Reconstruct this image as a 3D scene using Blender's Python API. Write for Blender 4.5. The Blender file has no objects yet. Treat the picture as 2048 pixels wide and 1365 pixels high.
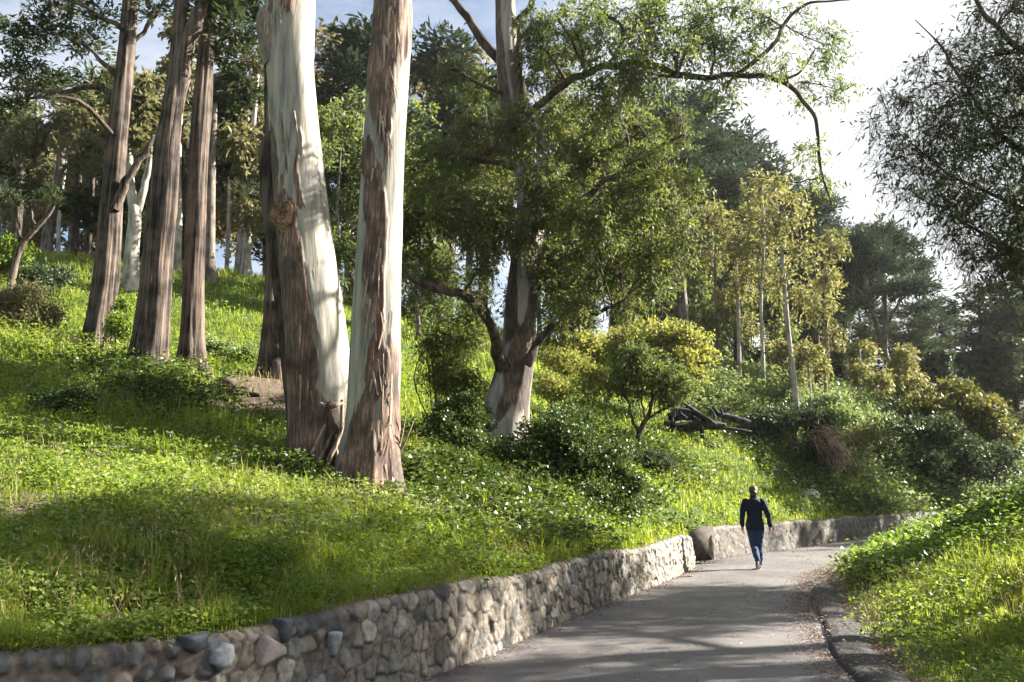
import bpy, math
import numpy as np
rng = np.random.default_rng(11)
R = math.radians
scene = bpy.context.scene
col = scene.collection

# ------------------------------------------------------------ camera
TILT = 10.1
F = 1700.0
cam_d = bpy.data.cameras.new("camera")
cam = bpy.data.objects.new("camera", cam_d)
col.objects.link(cam)
cam.location = (0, 0, 1.6)
cam.rotation_euler = (R(90 + TILT), 0, 0)
cam_d.sensor_width = 36.0
cam_d.lens = 36.0 * F / 2048
cam_d.clip_start = 0.1
cam_d.clip_end = 2000
scene.camera = cam

# ------------------------------------------------------------ world, sun, exposure
SUN_AZ, SUN_EL = 72.0, 30.0        # azimuth measured from +Y towards +X
w = bpy.data.worlds.new("World")
scene.world = w
w.use_nodes = True
nt = w.node_tree
bg = nt.nodes["Background"]
sky = nt.nodes.new("ShaderNodeTexSky")
sky.sky_type = 'NISHITA'
sky.sun_disc = False
sky.sun_elevation = R(SUN_EL)
sky.sun_rotation = R(SUN_AZ)
sky.altitude = 50
sky.air_density = 1.0
sky.dust_density = 2.0
sky.ozone_density = 1.0
# thin bright clouds spread through the sky
tc = nt.nodes.new("ShaderNodeTexCoord")
mp = nt.nodes.new("ShaderNodeMapping"); mp.inputs['Scale'].default_value = (1.0, 1.0, 2.2)
nz = nt.nodes.new("ShaderNodeTexNoise"); nz.inputs['Scale'].default_value = 2.6
nz.inputs['Detail'].default_value = 7; nz.inputs['Roughness'].default_value = .6
cr = nt.nodes.new("ShaderNodeValToRGB")
cr.color_ramp.elements[0].position = .40; cr.color_ramp.elements[1].position = .64
mx = nt.nodes.new("ShaderNodeMixRGB"); mx.inputs['Color2'].default_value = (5.2, 5.35, 5.6, 1)
nt.links.new(tc.outputs['Generated'], mp.inputs['Vector'])
nt.links.new(mp.outputs[0], nz.inputs['Vector'])
sx = nt.nodes.new("ShaderNodeSeparateXYZ")
nt.links.new(tc.outputs['Generated'], sx.inputs[0])
mr = nt.nodes.new("ShaderNodeMapRange"); mr.inputs['From Min'].default_value = -.05; mr.inputs['From Max'].default_value = .4
mr.inputs['To Min'].default_value = -.04; mr.inputs['To Max'].default_value = .3
nt.links.new(sx.outputs[0], mr.inputs['Value'])
sa = nt.nodes.new("ShaderNodeMath"); sa.operation = 'ADD'
nt.links.new(nz.outputs['Fac'], sa.inputs[0]); nt.links.new(mr.outputs[0], sa.inputs[1])
nt.links.new(sa.outputs[0], cr.inputs['Fac'])
nt.links.new(cr.outputs['Color'], mx.inputs['Fac'])
nt.links.new(sky.outputs[0], mx.inputs['Color1'])
nt.links.new(mx.outputs[0], bg.inputs['Color'])
bg.inputs['Strength'].default_value = 0.036

sd = bpy.data.lights.new("sun", 'SUN')
sun = bpy.data.objects.new("sun", sd)
col.objects.link(sun)
sd.energy = 5.0
sd.angle = R(0.5)
sd.color = (1.0, .94, .82)
sun.rotation_euler = (R(90 - SUN_EL), 0, R(180 - SUN_AZ))
sun.location = (60, 40, 50)

scene.view_settings.view_transform = 'Standard'
scene.view_settings.look = 'None'
scene.view_settings.gamma = 1
scene.view_settings.exposure = 2.6
scene.render.engine = 'CYCLES'
cy = scene.cycles
cy.use_denoising = True
cy.use_adaptive_sampling = True
cy.adaptive_threshold = 0.02
cy.max_bounces = 6
cy.diffuse_bounces = 3
cy.glossy_bounces = 2
cy.transmission_bounces = 3
cy.volume_bounces = 0
cy.transparent_max_bounces = 4
cy.caustics_reflective = False
cy.caustics_refractive = False
cy.sample_clamp_indirect = 4.0

ct, st = math.cos(R(TILT)), math.sin(R(TILT))


def P(px, py, D):
    """world point at depth D (metres along +Y) seen at a pixel of the 2048x1365 photo"""
    u = (px - 1024) / F
    v = (682.5 - py) / F
    y = ct - v * st
    z = st + v * ct
    k = D / y
    return np.array([u * k, D, 1.6 + z * k])


def M(px, D):
    """metres covered by px pixels at depth D"""
    return px * D / F


def to_py(z, D):
    t = (z - 1.6) / D
    a = math.atan(1) * 0
    v = (t * ct - st) / (ct + t * st)
    return 682.5 - F * v


# ------------------------------------------------------------ noise
def _h(ix, iy, iz, seed):
    n = (ix * 374761393 + iy * 668265263 + iz * 2147483647 + seed * 1274126177) & 0xFFFFFFFF
    n = ((n ^ (n >> 13)) * 1274126177) & 0xFFFFFFFF
    n = n ^ (n >> 16)
    return (n & 0xFFFFFF) / float(0xFFFFFF)


def vnoise(p, scale=1.0, seed=0):
    p = np.asarray(p, float) * scale
    if p.shape[-1] == 2:
        p = np.concatenate([p, np.zeros(p.shape[:-1] + (1,))], -1)
    i = np.floor(p).astype(np.int64)
    f = p - i
    f = f * f * (3 - 2 * f)
    r = 0
    for a in (0, 1):
        for b in (0, 1):
            for c in (0, 1):
                wgt = (f[..., 0] if a else 1 - f[..., 0]) * (f[..., 1] if b else 1 - f[..., 1]) * (f[..., 2] if c else 1 - f[..., 2])
                r = r + wgt * _h(i[..., 0] + a, i[..., 1] + b, i[..., 2] + c, seed)
    return r


def fbm(p, scale=1.0, seed=0, oct=3):
    s, a, r = 0, 0, 0
    amp = 1.0
    for k in range(oct):
        r = r + amp * vnoise(p, scale * 2 ** k, seed + k * 17)
        a += amp
        amp *= .5
    return r / a


def sstep(x, a, b):
    t = np.clip((x - a) / (b - a), 0, 1)
    return t * t * (3 - 2 * t)


# ------------------------------------------------------------ mesh building
class Buf:
    def __init__(s):
        s.v, s.q, s.t, s.a, s.c, s.n = [], [], [], [], [], 0

    def add(s, V, Q=None, T=None, tint=0.5, colr=None):
        V = np.asarray(V, float).reshape(-1, 3)
        k = len(V)
        s.v.append(V)
        if Q is not None and len(Q):
            s.q.append(np.asarray(Q, np.int64) + s.n)
        if T is not None and len(T):
            s.t.append(np.asarray(T, np.int64) + s.n)
        s.a.append(np.broadcast_to(np.asarray(tint, float), (k,)))
        if colr is not None:
            s.c.append(np.asarray(colr, float))
        s.n += k

    def build(s, name, mats, parent=None, origin=None, smooth=False, matidx=None):
        me = bpy.data.meshes.new(name)
        V = np.concatenate(s.v)
        if origin is None:
            origin = np.array(parent.location) if parent is not None else np.zeros(3)
        V = V - np.asarray(origin, float)
        q = np.concatenate(s.q) if s.q else np.zeros((0, 4), int)
        t = np.concatenate(s.t) if s.t else np.zeros((0, 3), int)
        nl = len(q) * 4 + len(t) * 3
        me.vertices.add(len(V))
        me.vertices.foreach_set("co", V.astype(np.float32).ravel())
        me.loops.add(nl)
        me.loops.foreach_set("vertex_index", np.concatenate([q.ravel(), t.ravel()]).astype(np.int32))
        me.polygons.add(len(q) + len(t))
        ls = np.concatenate([np.arange(len(q)) * 4, len(q) * 4 + np.arange(len(t)) * 3]).astype(np.int32)
        me.polygons.foreach_set("loop_start", ls)
        if smooth:
            me.polygons.foreach_set("use_smooth", np.ones(len(q) + len(t), bool))
        if matidx is not None:
            me.polygons.foreach_set("material_index", np.asarray(matidx, np.int32))
        me.update(calc_edges=True)
        at = me.attributes.new('tint', 'FLOAT', 'POINT')
        at.data.foreach_set('value', np.concatenate(s.a).astype(np.float32))
        if s.c:
            cc = np.concatenate(s.c)
            if cc.shape[1] == 3:
                cc = np.concatenate([cc, np.ones((len(cc), 1))], 1)
            at = me.attributes.new('Col', 'FLOAT_COLOR', 'POINT')
            at.data.foreach_set('color', cc.astype(np.float32).ravel())
        for m in (mats if isinstance(mats, (list, tuple)) else [mats]):
            me.materials.append(m)
        o = bpy.data.objects.new(name, me)
        col.objects.link(o)
        if parent is not None:
            o.parent = parent
        else:
            o.location = origin
        return o


def thing(name, label, cat, loc, group=None):
    o = bpy.data.objects.new(name, None)
    o.empty_display_size = .3
    col.objects.link(o)
    o.location = [float(a) for a in loc]
    o['label'] = label
    o['category'] = cat
    if group:
        o['group'] = group
    return o


def tag(o, label=None, cat=None, group=None, kind=None):
    for k, v in (('label', label), ('category', cat), ('group', group), ('kind', kind)):
        if v:
            o[k] = v
    return o


def copy_tree(o, parent=None):
    c = o.copy()
    col.objects.link(c)
    c.parent = parent
    for ch in list(o.children):
        copy_tree(ch, c)
    return c


def catmull(pts, n):
    """resample control rows (any columns) to n rows with a Catmull-Rom curve"""
    p = np.asarray(pts, float)
    if len(p) == 2:
        t = np.linspace(0, 1, n)[:, None]
        return p[0] * (1 - t) + p[1] * t
    p = np.vstack([2 * p[0] - p[1], p, 2 * p[-1] - p[-2]])
    m = len(p) - 3
    d = np.linalg.norm(np.diff(p[1:-1, :3], axis=0), axis=1)
    cum = np.concatenate([[0], np.cumsum(d)])
    s = np.linspace(0, cum[-1] * .99999, n)
    i = np.clip(np.searchsorted(cum, s, side='right') - 1, 0, m - 1)
    t = ((s - cum[i]) / np.maximum(d[i], 1e-9))[:, None]
    a, b, c, e = p[i], p[i + 1], p[i + 2], p[i + 3]
    return .5 * (2 * b + (c - a) * t + (2 * a - 5 * b + 4 * c - e) * t ** 2 + (3 * b - a - 3 * c + e) * t ** 3)


def frames(c):
    T = np.gradient(c, axis=0)
    T /= np.linalg.norm(T, axis=1)[:, None] + 1e-9
    ref = np.array([1., 0, 0]) if abs(T[0][0]) < .8 else np.array([0, 0, 1.])
    X = np.zeros_like(c)
    x = ref
    for i in range(len(c)):
        x = x - T[i] * np.dot(x, T[i])
        x /= np.linalg.norm(x) + 1e-9
        X[i] = x
    Y = np.cross(T, X)
    return T, X, Y


def tube(buf, rows, n=12, rings=None, disp=None, tint=.5, cap=True):
    """rows: x y z r. disp(ang, ringfraction, pos)->radius multiplier add"""
    rows = np.asarray(rows, float)
    if rings is None:
        rings = max(4, len(rows) * 4)
    c = catmull(rows, rings)
    ctr, r = c[:, :3], np.maximum(c[:, 3], .002)
    T, X, Y = frames(ctr)
    a = np.linspace(0, 2 * np.pi, n, endpoint=False)
    dirs = X[:, None] * np.cos(a)[None, :, None] + Y[:, None] * np.sin(a)[None, :, None]
    rr = np.repeat(r[:, None], n, 1)
    pos = ctr[:, None] + dirs * rr[..., None]
    tv = tint
    if disp is not None:
        res = disp(dirs, np.repeat(np.linspace(0, 1, rings)[:, None], n, 1), pos, rr)
        if isinstance(res, tuple):
            res, tv = res
            tv = tv.ravel()
        pos = ctr[:, None] + dirs * (rr + res)[..., None]
    i = np.arange(rings - 1)[:, None] * n
    j = np.arange(n)[None]
    j2 = (j + 1) % n
    Q = np.stack([i + j, i + j2, i + n + j2, i + n + j], -1).reshape(-1, 4)
    V = pos.reshape(-1, 3)
    Tt = None
    if cap:
        V = np.vstack([V, ctr[-1] + T[-1] * r[-1] * .3])
        k = (rings - 1) * n
        Tt = np.stack([k + np.arange(n), k + (np.arange(n) + 1) % n, np.full(n, len(V) - 1)], -1)
        if not np.isscalar(tv):
            tv = np.append(tv, tv[-1])
    buf.add(V, Q, Tt, tv)
    return ctr, r


def multitube(buf, A, B, r0, r1, sag=0.0, nr=4, n=3, wob=.12):
    """many thin twigs at once from A to B"""
    A = np.asarray(A, float); B = np.asarray(B, float)
    k = len(A)
    if k == 0:
        return
    t = np.linspace(0, 1, nr)[None, :, None]
    L = np.linalg.norm(B - A, axis=1)[:, None, None]
    off = rng.normal(size=(k, 1, 3)) * wob * L
    off[..., 2] += sag * L[..., 0]
    C = A[:, None] * (1 - t) + B[:, None] * t + off * (4 * t * (1 - t))
    d = (B - A) / (L[:, 0] + 1e-9)
    ref = np.where(np.abs(d[:, 2:3]) > .9, np.array([[1., 0, 0]]), np.array([[0, 0, 1.]]))
    X = np.cross(d, ref); X /= np.linalg.norm(X, axis=1)[:, None] + 1e-9
    Y = np.cross(d, X)
    a = np.linspace(0, 2 * np.pi, n, endpoint=False)
    dirs = X[:, None] * np.cos(a)[None, :, None] + Y[:, None] * np.sin(a)[None, :, None]
    r0 = np.broadcast_to(r0, (k,)); r1 = np.broadcast_to(r1, (k,))
    rr = r0[:, None] * (1 - t[0, :, 0])[None] + r1[:, None] * t[0, :, 0][None]
    V = C[:, :, None] + dirs[:, None] * rr[:, :, None, None]
    base = np.arange(k)[:, None, None] * nr * n
    i = np.arange(nr - 1)[None, :, None] * n
    j = np.arange(n)[None, None]
    j2 = (j + 1) % n
    Q = np.stack([base + i + j, base + i + j2, base + i + n + j2, base + i + n + j], -1).reshape(-1, 4)
    buf.add(V.reshape(-1, 3), Q, None, .5)


def unit(v):
    return v / (np.linalg.norm(v, axis=-1, keepdims=True) + 1e-9)


def leaves(buf, C, D, L, W, nrm=None, tint=None, fold=.25):
    """one folded diamond per leaf; C base, D long axis"""
    k = len(C)
    D = unit(D)
    if nrm is None:
        nrm = rng.normal(size=(k, 3))
    S = unit(np.cross(D, nrm))
    N = np.cross(S, D)
    L = np.broadcast_to(L, (k,))[:, None]
    W = np.broadcast_to(W, (k,))[:, None]
    m = C + D * L * .45
    V = np.stack([C, m + S * W * .5 + N * W * fold, C + D * L, m - S * W * .5 + N * W * fold], 1)
    Q = np.arange(k * 4).reshape(k, 4)
    if tint is None:
        tint = rng.random(k)
    buf.add(V.reshape(-1, 3), Q, None, np.repeat(np.clip(tint, 0, 1), 4))


# ------------------------------------------------------------ materials
def mat(name):
    m = bpy.data.materials.new(name)
    m.use_nodes = True
    b = m.node_tree.nodes["Principled BSDF"]
    return m, m.node_tree, b


def N(nt, kind, **kw):
    n = nt.nodes.new(kind)
    for k, v in kw.items():
        if k in n.inputs:
            n.inputs[k].default_value = v
        else:
            setattr(n, k, v)
    return n


def ramp(nt, stops, fac):
    n = nt.nodes.new("ShaderNodeValToRGB")
    e = n.color_ramp.elements
    e[0].position, e[0].color = stops[0][0], (*stops[0][1], 1)
    e[1].position, e[1].color = stops[-1][0], (*stops[-1][1], 1)
    for p, c in stops[1:-1]:
        x = e.new(p); x.color = (*c, 1)
    nt.links.new(fac, n.inputs['Fac'])
    return n


def leaf_mat(name, stops, trans=.4, rough=.5, spec=.4, tcol=1.5, gloss=False):
    m, t, b = mat(name)
    at = N(t, "ShaderNodeAttribute", attribute_name='tint')
    r = ramp(t, stops, at.outputs['Fac'])
    t.links.new(r.outputs[0], b.inputs['Base Color'])
    b.inputs['Roughness'].default_value = max(.5, rough)
    b.inputs['Specular IOR Level'].default_value = spec * .45
    if gloss:
        b.inputs['Roughness'].default_value = .45
        b.inputs['Specular IOR Level'].default_value = .3
    tr = N(t, "ShaderNodeBsdfTranslucent")
    hs = N(t, "ShaderNodeHueSaturation", Saturation=1.15, Value=tcol)
    hs.inputs['Hue'].default_value = .485
    t.links.new(r.outputs[0], hs.inputs['Color'])
    t.links.new(hs.outputs[0], tr.inputs['Color'])
    mix = N(t, "ShaderNodeMixShader"); mix.inputs[0].default_value = trans
    t.links.new(b.outputs[0], mix.inputs[1])
    t.links.new(tr.outputs[0], mix.inputs[2])
    t.links.new(mix.outputs[0], t.nodes['Material Output'].inputs[0])
    return m


def bark_mat(name, dark, lightc, scl=(9, 9, 1.2), bump=.6, rough=.9, dist=.02):
    m, t, b = mat(name)
    tc = N(t, "ShaderNodeTexCoord")
    mp = N(t, "ShaderNodeMapping"); mp.inputs['Scale'].default_value = scl
    n1 = N(t, "ShaderNodeTexNoise", Scale=1.0, Detail=8.0, Roughness=.65)
    n2 = N(t, "ShaderNodeTexNoise", Scale=2.0, Detail=3.0)
    t.links.new(tc.outputs['Object'], mp.inputs[0]); t.links.new(mp.outputs[0], n1.inputs['Vector'])
    t.links.new(tc.outputs['Object'], n2.inputs['Vector'])
    ad = N(t, "ShaderNodeMath", operation='MULTIPLY_ADD')
    t.links.new(n2.outputs['Fac'], ad.inputs[0]); ad.inputs[1].default_value = .5
    sb = N(t, "ShaderNodeMath", operation='SUBTRACT'); t.links.new(n1.outputs['Fac'], sb.inputs[0]); sb.inputs[1].default_value = .25
    t.links.new(sb.outputs[0], ad.inputs[2])
    mid = tuple((a + c) / 2 for a, c in zip(dark, lightc))
    r = ramp(t, [(.38, dark), (.5, mid), (.62, lightc)], ad.outputs[0])
    t.links.new(r.outputs[0], b.inputs['Base Color'])
    b.inputs['Roughness'].default_value = rough
    b.inputs['Specular IOR Level'].default_value = .2
    bp = N(t, "ShaderNodeBump", Strength=bump, Distance=dist)
    t.links.new(n1.outputs['Fac'], bp.inputs['Height']); t.links.new(bp.outputs[0], b.inputs['Normal'])
    return m


def euc_mat(name, pale=(.285, .265, .22), grey=(.155, .145, .135), brown=(.10, .066, .052)):
    m, t, b = mat(name)
    tc = N(t, "ShaderNodeTexCoord")
    mp = N(t, "ShaderNodeMapping"); mp.inputs['Scale'].default_value = (7, 7, .8)
    mp2 = N(t, "ShaderNodeMapping"); mp2.inputs['Scale'].default_value = (34, 34, 3)
    n1 = N(t, "ShaderNodeTexNoise", Scale=1.0, Detail=7.0, Roughness=.6)
    n2 = N(t, "ShaderNodeTexNoise", Scale=1.0, Detail=8.0, Roughness=.7)
    t.links.new(tc.outputs['Object'], mp.inputs[0]); t.links.new(mp.outputs[0], n1.inputs['Vector'])
    t.links.new(tc.outputs['Object'], mp2.inputs[0]); t.links.new(mp2.outputs[0], n2.inputs['Vector'])
    r1 = ramp(t, [(.40, grey), (.53, pale), (.62, tuple(min(1, c * 1.2) for c in pale)), (.75, (.42, .33, .25))], n1.outputs['Fac'])
    r2 = ramp(t, [(.33, tuple(c * .35 for c in brown)), (.5, brown), (.66, tuple(c * 2.4 for c in brown))], n2.outputs['Fac'])
    at = N(t, "ShaderNodeAttribute", attribute_name='tint')
    # ragged edge of the peeled bark and thin vertical streaks on the smooth wood
    ad = N(t, "ShaderNodeMath", operation='MULTIPLY_ADD'); ad.inputs[1].default_value = .9
    t.links.new(n2.outputs['Fac'], ad.inputs[0]); t.links.new(at.outputs['Fac'], ad.inputs[2])
    rr = ramp(t, [(.84, (0, 0, 0)), (1.04, (1, 1, 1))], ad.outputs[0])
    st2 = ramp(t, [(.60, (0, 0, 0)), (.70, (.75, .75, .75))], n2.outputs['Fac'])
    mu = N(t, "ShaderNodeMixRGB"); mu.inputs['Color2'].default_value = (.12, .085, .07, 1)
    t.links.new(r1.outputs[0], mu.inputs['Color1']); t.links.new(st2.outputs[0], mu.inputs['Fac'])
    mixc = N(t, "ShaderNodeMixRGB")
    n4 = N(t, "ShaderNodeTexNoise", Scale=2.2, Detail=4.0)
    t.links.new(tc.outputs['Object'], n4.inputs['Vector'])
    vr = ramp(t, [(.35, (.55, .55, .58)), (.5, (1, 1, 1)), (.66, (1.7, 1.6, 1.5))], n4.outputs['Fac'])
    mv = N(t, "ShaderNodeMixRGB", blend_type='MULTIPLY'); mv.inputs['Fac'].default_value = 1
    t.links.new(r2.outputs[0], mv.inputs['Color1']); t.links.new(vr.outputs[0], mv.inputs['Color2'])
    t.links.new(rr.outputs[0], mixc.inputs['Fac']); t.links.new(mu.outputs[0], mixc.inputs['Color1']); t.links.new(mv.outputs[0], mixc.inputs['Color2'])
    t.links.new(mixc.outputs[0], b.inputs['Base Color'])
    b.inputs['Roughness'].default_value = .75
    b.inputs['Specular IOR Level'].default_value = .25
    bp = N(t, "ShaderNodeBump", Strength=.5, Distance=.02)
    t.links.new(ad.outputs[0], bp.inputs['Height']); t.links.new(bp.outputs[0], b.inputs['Normal'])
    return m


G = {}
G['grass'] = leaf_mat('grass_blades', [(0, (.06, .10, .02)), (.45, (.15, .21, .036)), (.8, (.27, .31, .07)), (.96, (.33, .36, .11)), (1, (.40, .37, .19))], .5, .5, .3, 1.6)
G['weed'] = leaf_mat('weed_leaves', [(0, (.055, .09, .02)), (.6, (.145, .205, .042)), (1, (.28, .34, .11))], .42, .45, .4, 1.6)
G['verge'] = leaf_mat('verge_leaves', [(0, (.06, .11, .025)), (.6, (.13, .20, .04)), (1, (.26, .32, .10))], .45, .4, .7, 1.6)
G['ivy'] = leaf_mat('ivy_leaves', [(0, (.02, .038, .010)), (.6, (.055, .085, .020)), (1, (.15, .18, .045))], .25, .42, .35, 1.6, gloss=True)
G['euc'] = leaf_mat('eucalyptus_leaves', [(0, (.035, .055, .02)), (.5, (.078, .105, .034)), (.85, (.145, .17, .048)), (1, (.24, .235, .07))], .5, .4, .5, 1.6)
G['bright'] = leaf_mat('acacia_leaves', [(0, (.07, .095, .026)), (.5, (.15, .165, .045)), (1, (.29, .275, .095))], .5, .5, .35, 1.6)
G['dk'] = leaf_mat('shaded_eucalyptus_leaves', [(0, (.05, .075, .04)), (.5, (.10, .135, .065)), (.9, (.16, .18, .08)), (1, (.26, .22, .09))], .5, .5, .3, 1.5)
G['olive'] = leaf_mat('olive_leaves', [(0, (.06, .065, .03)), (.5, (.12, .12, .055)), (1, (.20, .18, .09))], .4, .5, .35, 1.5)
G['oliveback'] = leaf_mat('woodland_olive_leaves', [(0, (.09, .085, .04)), (.5, (.18, .155, .07)), (1, (.30, .25, .13))], .45, .5, .35, 1.5)
G['tan'] = leaf_mat('sapling_leaves', [(0, (.08, .09, .03)), (.5, (.15, .155, .055)), (1, (.26, .24, .10))], .45, .5, .35, 1.5)
G['cyp'] = leaf_mat('cypress_needles', [(0, (.02, .034, .017)), (.6, (.045, .062, .026)), (1, (.10, .105, .04))], .3, .6, .3, 1.4)
G['pine'] = leaf_mat('pine_needles', [(0, (.02, .035, .022)), (.6, (.04, .06, .032)), (1, (.075, .09, .045))], .2, .6, .3, 1.4)
G['rust'] = leaf_mat('rusty_leaves', [(0, (.04, .055, .018)), (.55, (.09, .10, .03)), (.85, (.16, .14, .04)), (1, (.26, .16, .05))], .4, .5, .35, 1.5)
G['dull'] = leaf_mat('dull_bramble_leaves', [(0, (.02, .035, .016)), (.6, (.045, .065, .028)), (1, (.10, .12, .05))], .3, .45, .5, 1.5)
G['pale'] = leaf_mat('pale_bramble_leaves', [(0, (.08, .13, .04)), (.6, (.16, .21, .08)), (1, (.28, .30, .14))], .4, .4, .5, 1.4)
G['red'] = bark_mat('reddish_fibrous_bark', (.013, .010, .009), (.145, .110, .090), (13, 13, .35), .9, .9, .05)
G['euc_bark'] = euc_mat('peeling_eucalyptus_bark')
G['euc_grey'] = euc_mat('grey_eucalyptus_bark', (.25, .23, .21), (.14, .132, .13), (.075, .055, .045))
G['palebark'] = bark_mat('pale_smooth_bark', (.16, .14, .125), (.46, .42, .38), (5, 5, 1), .3)
G['darkbark'] = bark_mat('dark_bark', (.018, .014, .012), (.10, .075, .06), (8, 8, 1.5), .6)
G['twig'] = bark_mat('twig_bark', (.03, .022, .017), (.12, .085, .06), (20, 20, 4), .3)
G['greybark'] = bark_mat('grey_brown_bark', (.05, .042, .038), (.20, .165, .145), (8, 8, 1.5), .5)
G['burnt'] = bark_mat('black_weathered_wood', (.005, .005, .006), (.07, .065, .072), (6, 6, 6), .6)
G['strip'] = bark_mat('loose_bark_strips', (.09, .055, .04), (.42, .32, .25), (20, 20, 3), .4)


def flat_mat(name, c, rough=.8, spec=.3, noise=.0, scale=20):
    m, t, b = mat(name)
    if noise:
        tc = N(t, "ShaderNodeTexCoord")
        n1 = N(t, "ShaderNodeTexNoise", Scale=float(scale), Detail=6.0)
        t.links.new(tc.outputs['Object'], n1.inputs['Vector'])
        r = ramp(t, [(.3, tuple(x * (1 - noise) for x in c)), (.7, tuple(min(1, x * (1 + noise)) for x in c))], n1.outputs['Fac'])
        t.links.new(r.outputs[0], b.inputs['Base Color'])
        bp = N(t, "ShaderNodeBump", Strength=.4, Distance=.01)
        t.links.new(n1.outputs['Fac'], bp.inputs['Height']); t.links.new(bp.outputs[0], b.inputs['Normal'])
    else:
        b.inputs['Base Color'].default_value = (*c, 1)
    b.inputs['Roughness'].default_value = rough
    b.inputs['Specular IOR Level'].default_value = spec
    return m


# ground: dark soil with mossy green, litter brown
m, t, b = mat('soil_and_moss')
tc = N(t, "ShaderNodeTexCoord")
n1 = N(t, "ShaderNodeTexNoise", Scale=.8, Detail=8.0, Roughness=.65)
n2 = N(t, "ShaderNodeTexNoise", Scale=22.0, Detail=6.0, Roughness=.7)
t.links.new(tc.outputs['Object'], n1.inputs['Vector']); t.links.new(tc.outputs['Object'], n2.inputs['Vector'])
at = N(t, "ShaderNodeAttribute", attribute_name='tint')
gr = ramp(t, [(.3, (.028, .045, .010)), (.55, (.05, .085, .016)), (.7, (.09, .10, .03))], n2.outputs['Fac'])
so = ramp(t, [(.3, (.04, .028, .022)), (.5, (.10, .07, .056)), (.7, (.20, .15, .125))], n2.outputs['Fac'])
ad = N(t, "ShaderNodeMath", operation='MULTIPLY_ADD'); ad.inputs[1].default_value = .5
t.links.new(n1.outputs['Fac'], ad.inputs[0]); t.links.new(at.outputs['Fac'], ad.inputs[2])
f1 = ramp(t, [(.5, (0, 0, 0)), (.95, (1, 1, 1))], ad.outputs[0])
mx = N(t, "ShaderNodeMixRGB")
t.links.new(f1.outputs[0], mx.inputs['Fac']); t.links.new(gr.outputs[0], mx.inputs['Color1']); t.links.new(so.outputs[0], mx.inputs['Color2'])
t.links.new(mx.outputs[0], b.inputs['Base Color'])
b.inputs['Roughness'].default_value = .95
b.inputs['Specular IOR Level'].default_value = .15
bp = N(t, "ShaderNodeBump", Strength=.7, Distance=.04)
t.links.new(n2.outputs['Fac'], bp.inputs['Height']); t.links.new(bp.outputs[0], b.inputs['Normal'])
G['ground'] = m

m, t, b = mat('worn_asphalt')
tc = N(t, "ShaderNodeTexCoord")
n1 = N(t, "ShaderNodeTexNoise", Scale=.7, Detail=7.0, Roughness=.6)
n2 = N(t, "ShaderNodeTexNoise", Scale=90.0, Detail=4.0, Roughness=.7)
n3 = N(t, "ShaderNodeTexVoronoi", Scale=160.0)
for n in (n1, n2, n3):
    t.links.new(tc.outputs['Object'], n.inputs['Vector'])
r = ramp(t, [(.3, (.055, .050, .051)), (.48, (.092, .084, .084)), (.56, (.105, .096, .095)), (.72, (.16, .148, .145))], n1.outputs['Fac'])
r2 = ramp(t, [(.25, (.55, .55, .55)), (.5, (1, 1, 1)), (.78, (1.45, 1.4, 1.38))], n2.outputs['Fac'])
mu = N(t, "ShaderNodeMixRGB", blend_type='MULTIPLY'); mu.inputs['Fac'].default_value = 1
t.links.new(r.outputs[0], mu.inputs['Color1']); t.links.new(r2.outputs[0], mu.inputs['Color2'])
# hairline cracks
wv = N(t, "ShaderNodeTexVoronoi", Scale=.55, feature='DISTANCE_TO_EDGE')
nd = N(t, "ShaderNodeTexNoise", Scale=3.0, Detail=6.0)
va = N(t, "ShaderNodeVectorMath", operation='MULTIPLY_ADD'); va.inputs[1].default_value = (.5, .5, 0)
t.links.new(tc.outputs['Object'], nd.inputs['Vector'])
t.links.new(nd.outputs['Color'], va.inputs[0]); t.links.new(tc.outputs['Object'], va.inputs[2])
t.links.new(va.outputs[0], wv.inputs['Vector'])
ck = ramp(t, [(.0, (.35, .33, .33)), (.012, (1, 1, 1))], wv.outputs['Distance'])
mu2 = N(t, "ShaderNodeMixRGB", blend_type='MULTIPLY'); mu2.inputs['Fac'].default_value = .4
t.links.new(mu.outputs[0], mu2.inputs['Color1']); t.links.new(ck.outputs[0], mu2.inputs['Color2'])
t.links.new(mu2.outputs[0], b.inputs['Base Color'])
b.inputs['Roughness'].default_value = .62
b.inputs['Specular IOR Level'].default_value = .55
bp = N(t, "ShaderNodeBump", Strength=.55, Distance=.006)
t.links.new(n2.outputs['Fac'], bp.inputs['Height']); t.links.new(bp.outputs[0], b.inputs['Normal'])
G['asphalt'] = m

m, t, b = mat('wall_stone')
tc = N(t, "ShaderNodeTexCoord")
n1 = N(t, "ShaderNodeTexNoise", Scale=14.0, Detail=9.0, Roughness=.7)
t.links.new(tc.outputs['Object'], n1.inputs['Vector'])
vc = N(t, "ShaderNodeAttribute", attribute_name='Col')
r = ramp(t, [(.3, (.45, .43, .42)), (.5, (1, 1, 1)), (.72, (1.5, 1.48, 1.4))], n1.outputs['Fac'])
mu = N(t, "ShaderNodeMixRGB", blend_type='MULTIPLY'); mu.inputs['Fac'].default_value = 1
t.links.new(vc.outputs['Color'], mu.inputs['Color1']); t.links.new(r.outputs[0], mu.inputs['Color2'])
t.links.new(mu.outputs[0], b.inputs['Base Color'])
b.inputs['Roughness'].default_value = .8
b.inputs['Specular IOR Level'].default_value = .35
bp = N(t, "ShaderNodeBump", Strength=.6, Distance=.012)
t.links.new(n1.outputs['Fac'], bp.inputs['Height']); t.links.new(bp.outputs[0], b.inputs['Normal'])
G['stone'] = m
G['litter'] = leaf_mat('fallen_leaves', [(0, (.09, .06, .048)), (.5, (.21, .155, .13)), (1, (.46, .38, .34))], .15, .6, .3, 1.2)
G['concrete'] = flat_mat('dark_concrete', (.10, .085, .075), .9, .2, .4, 9)
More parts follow.
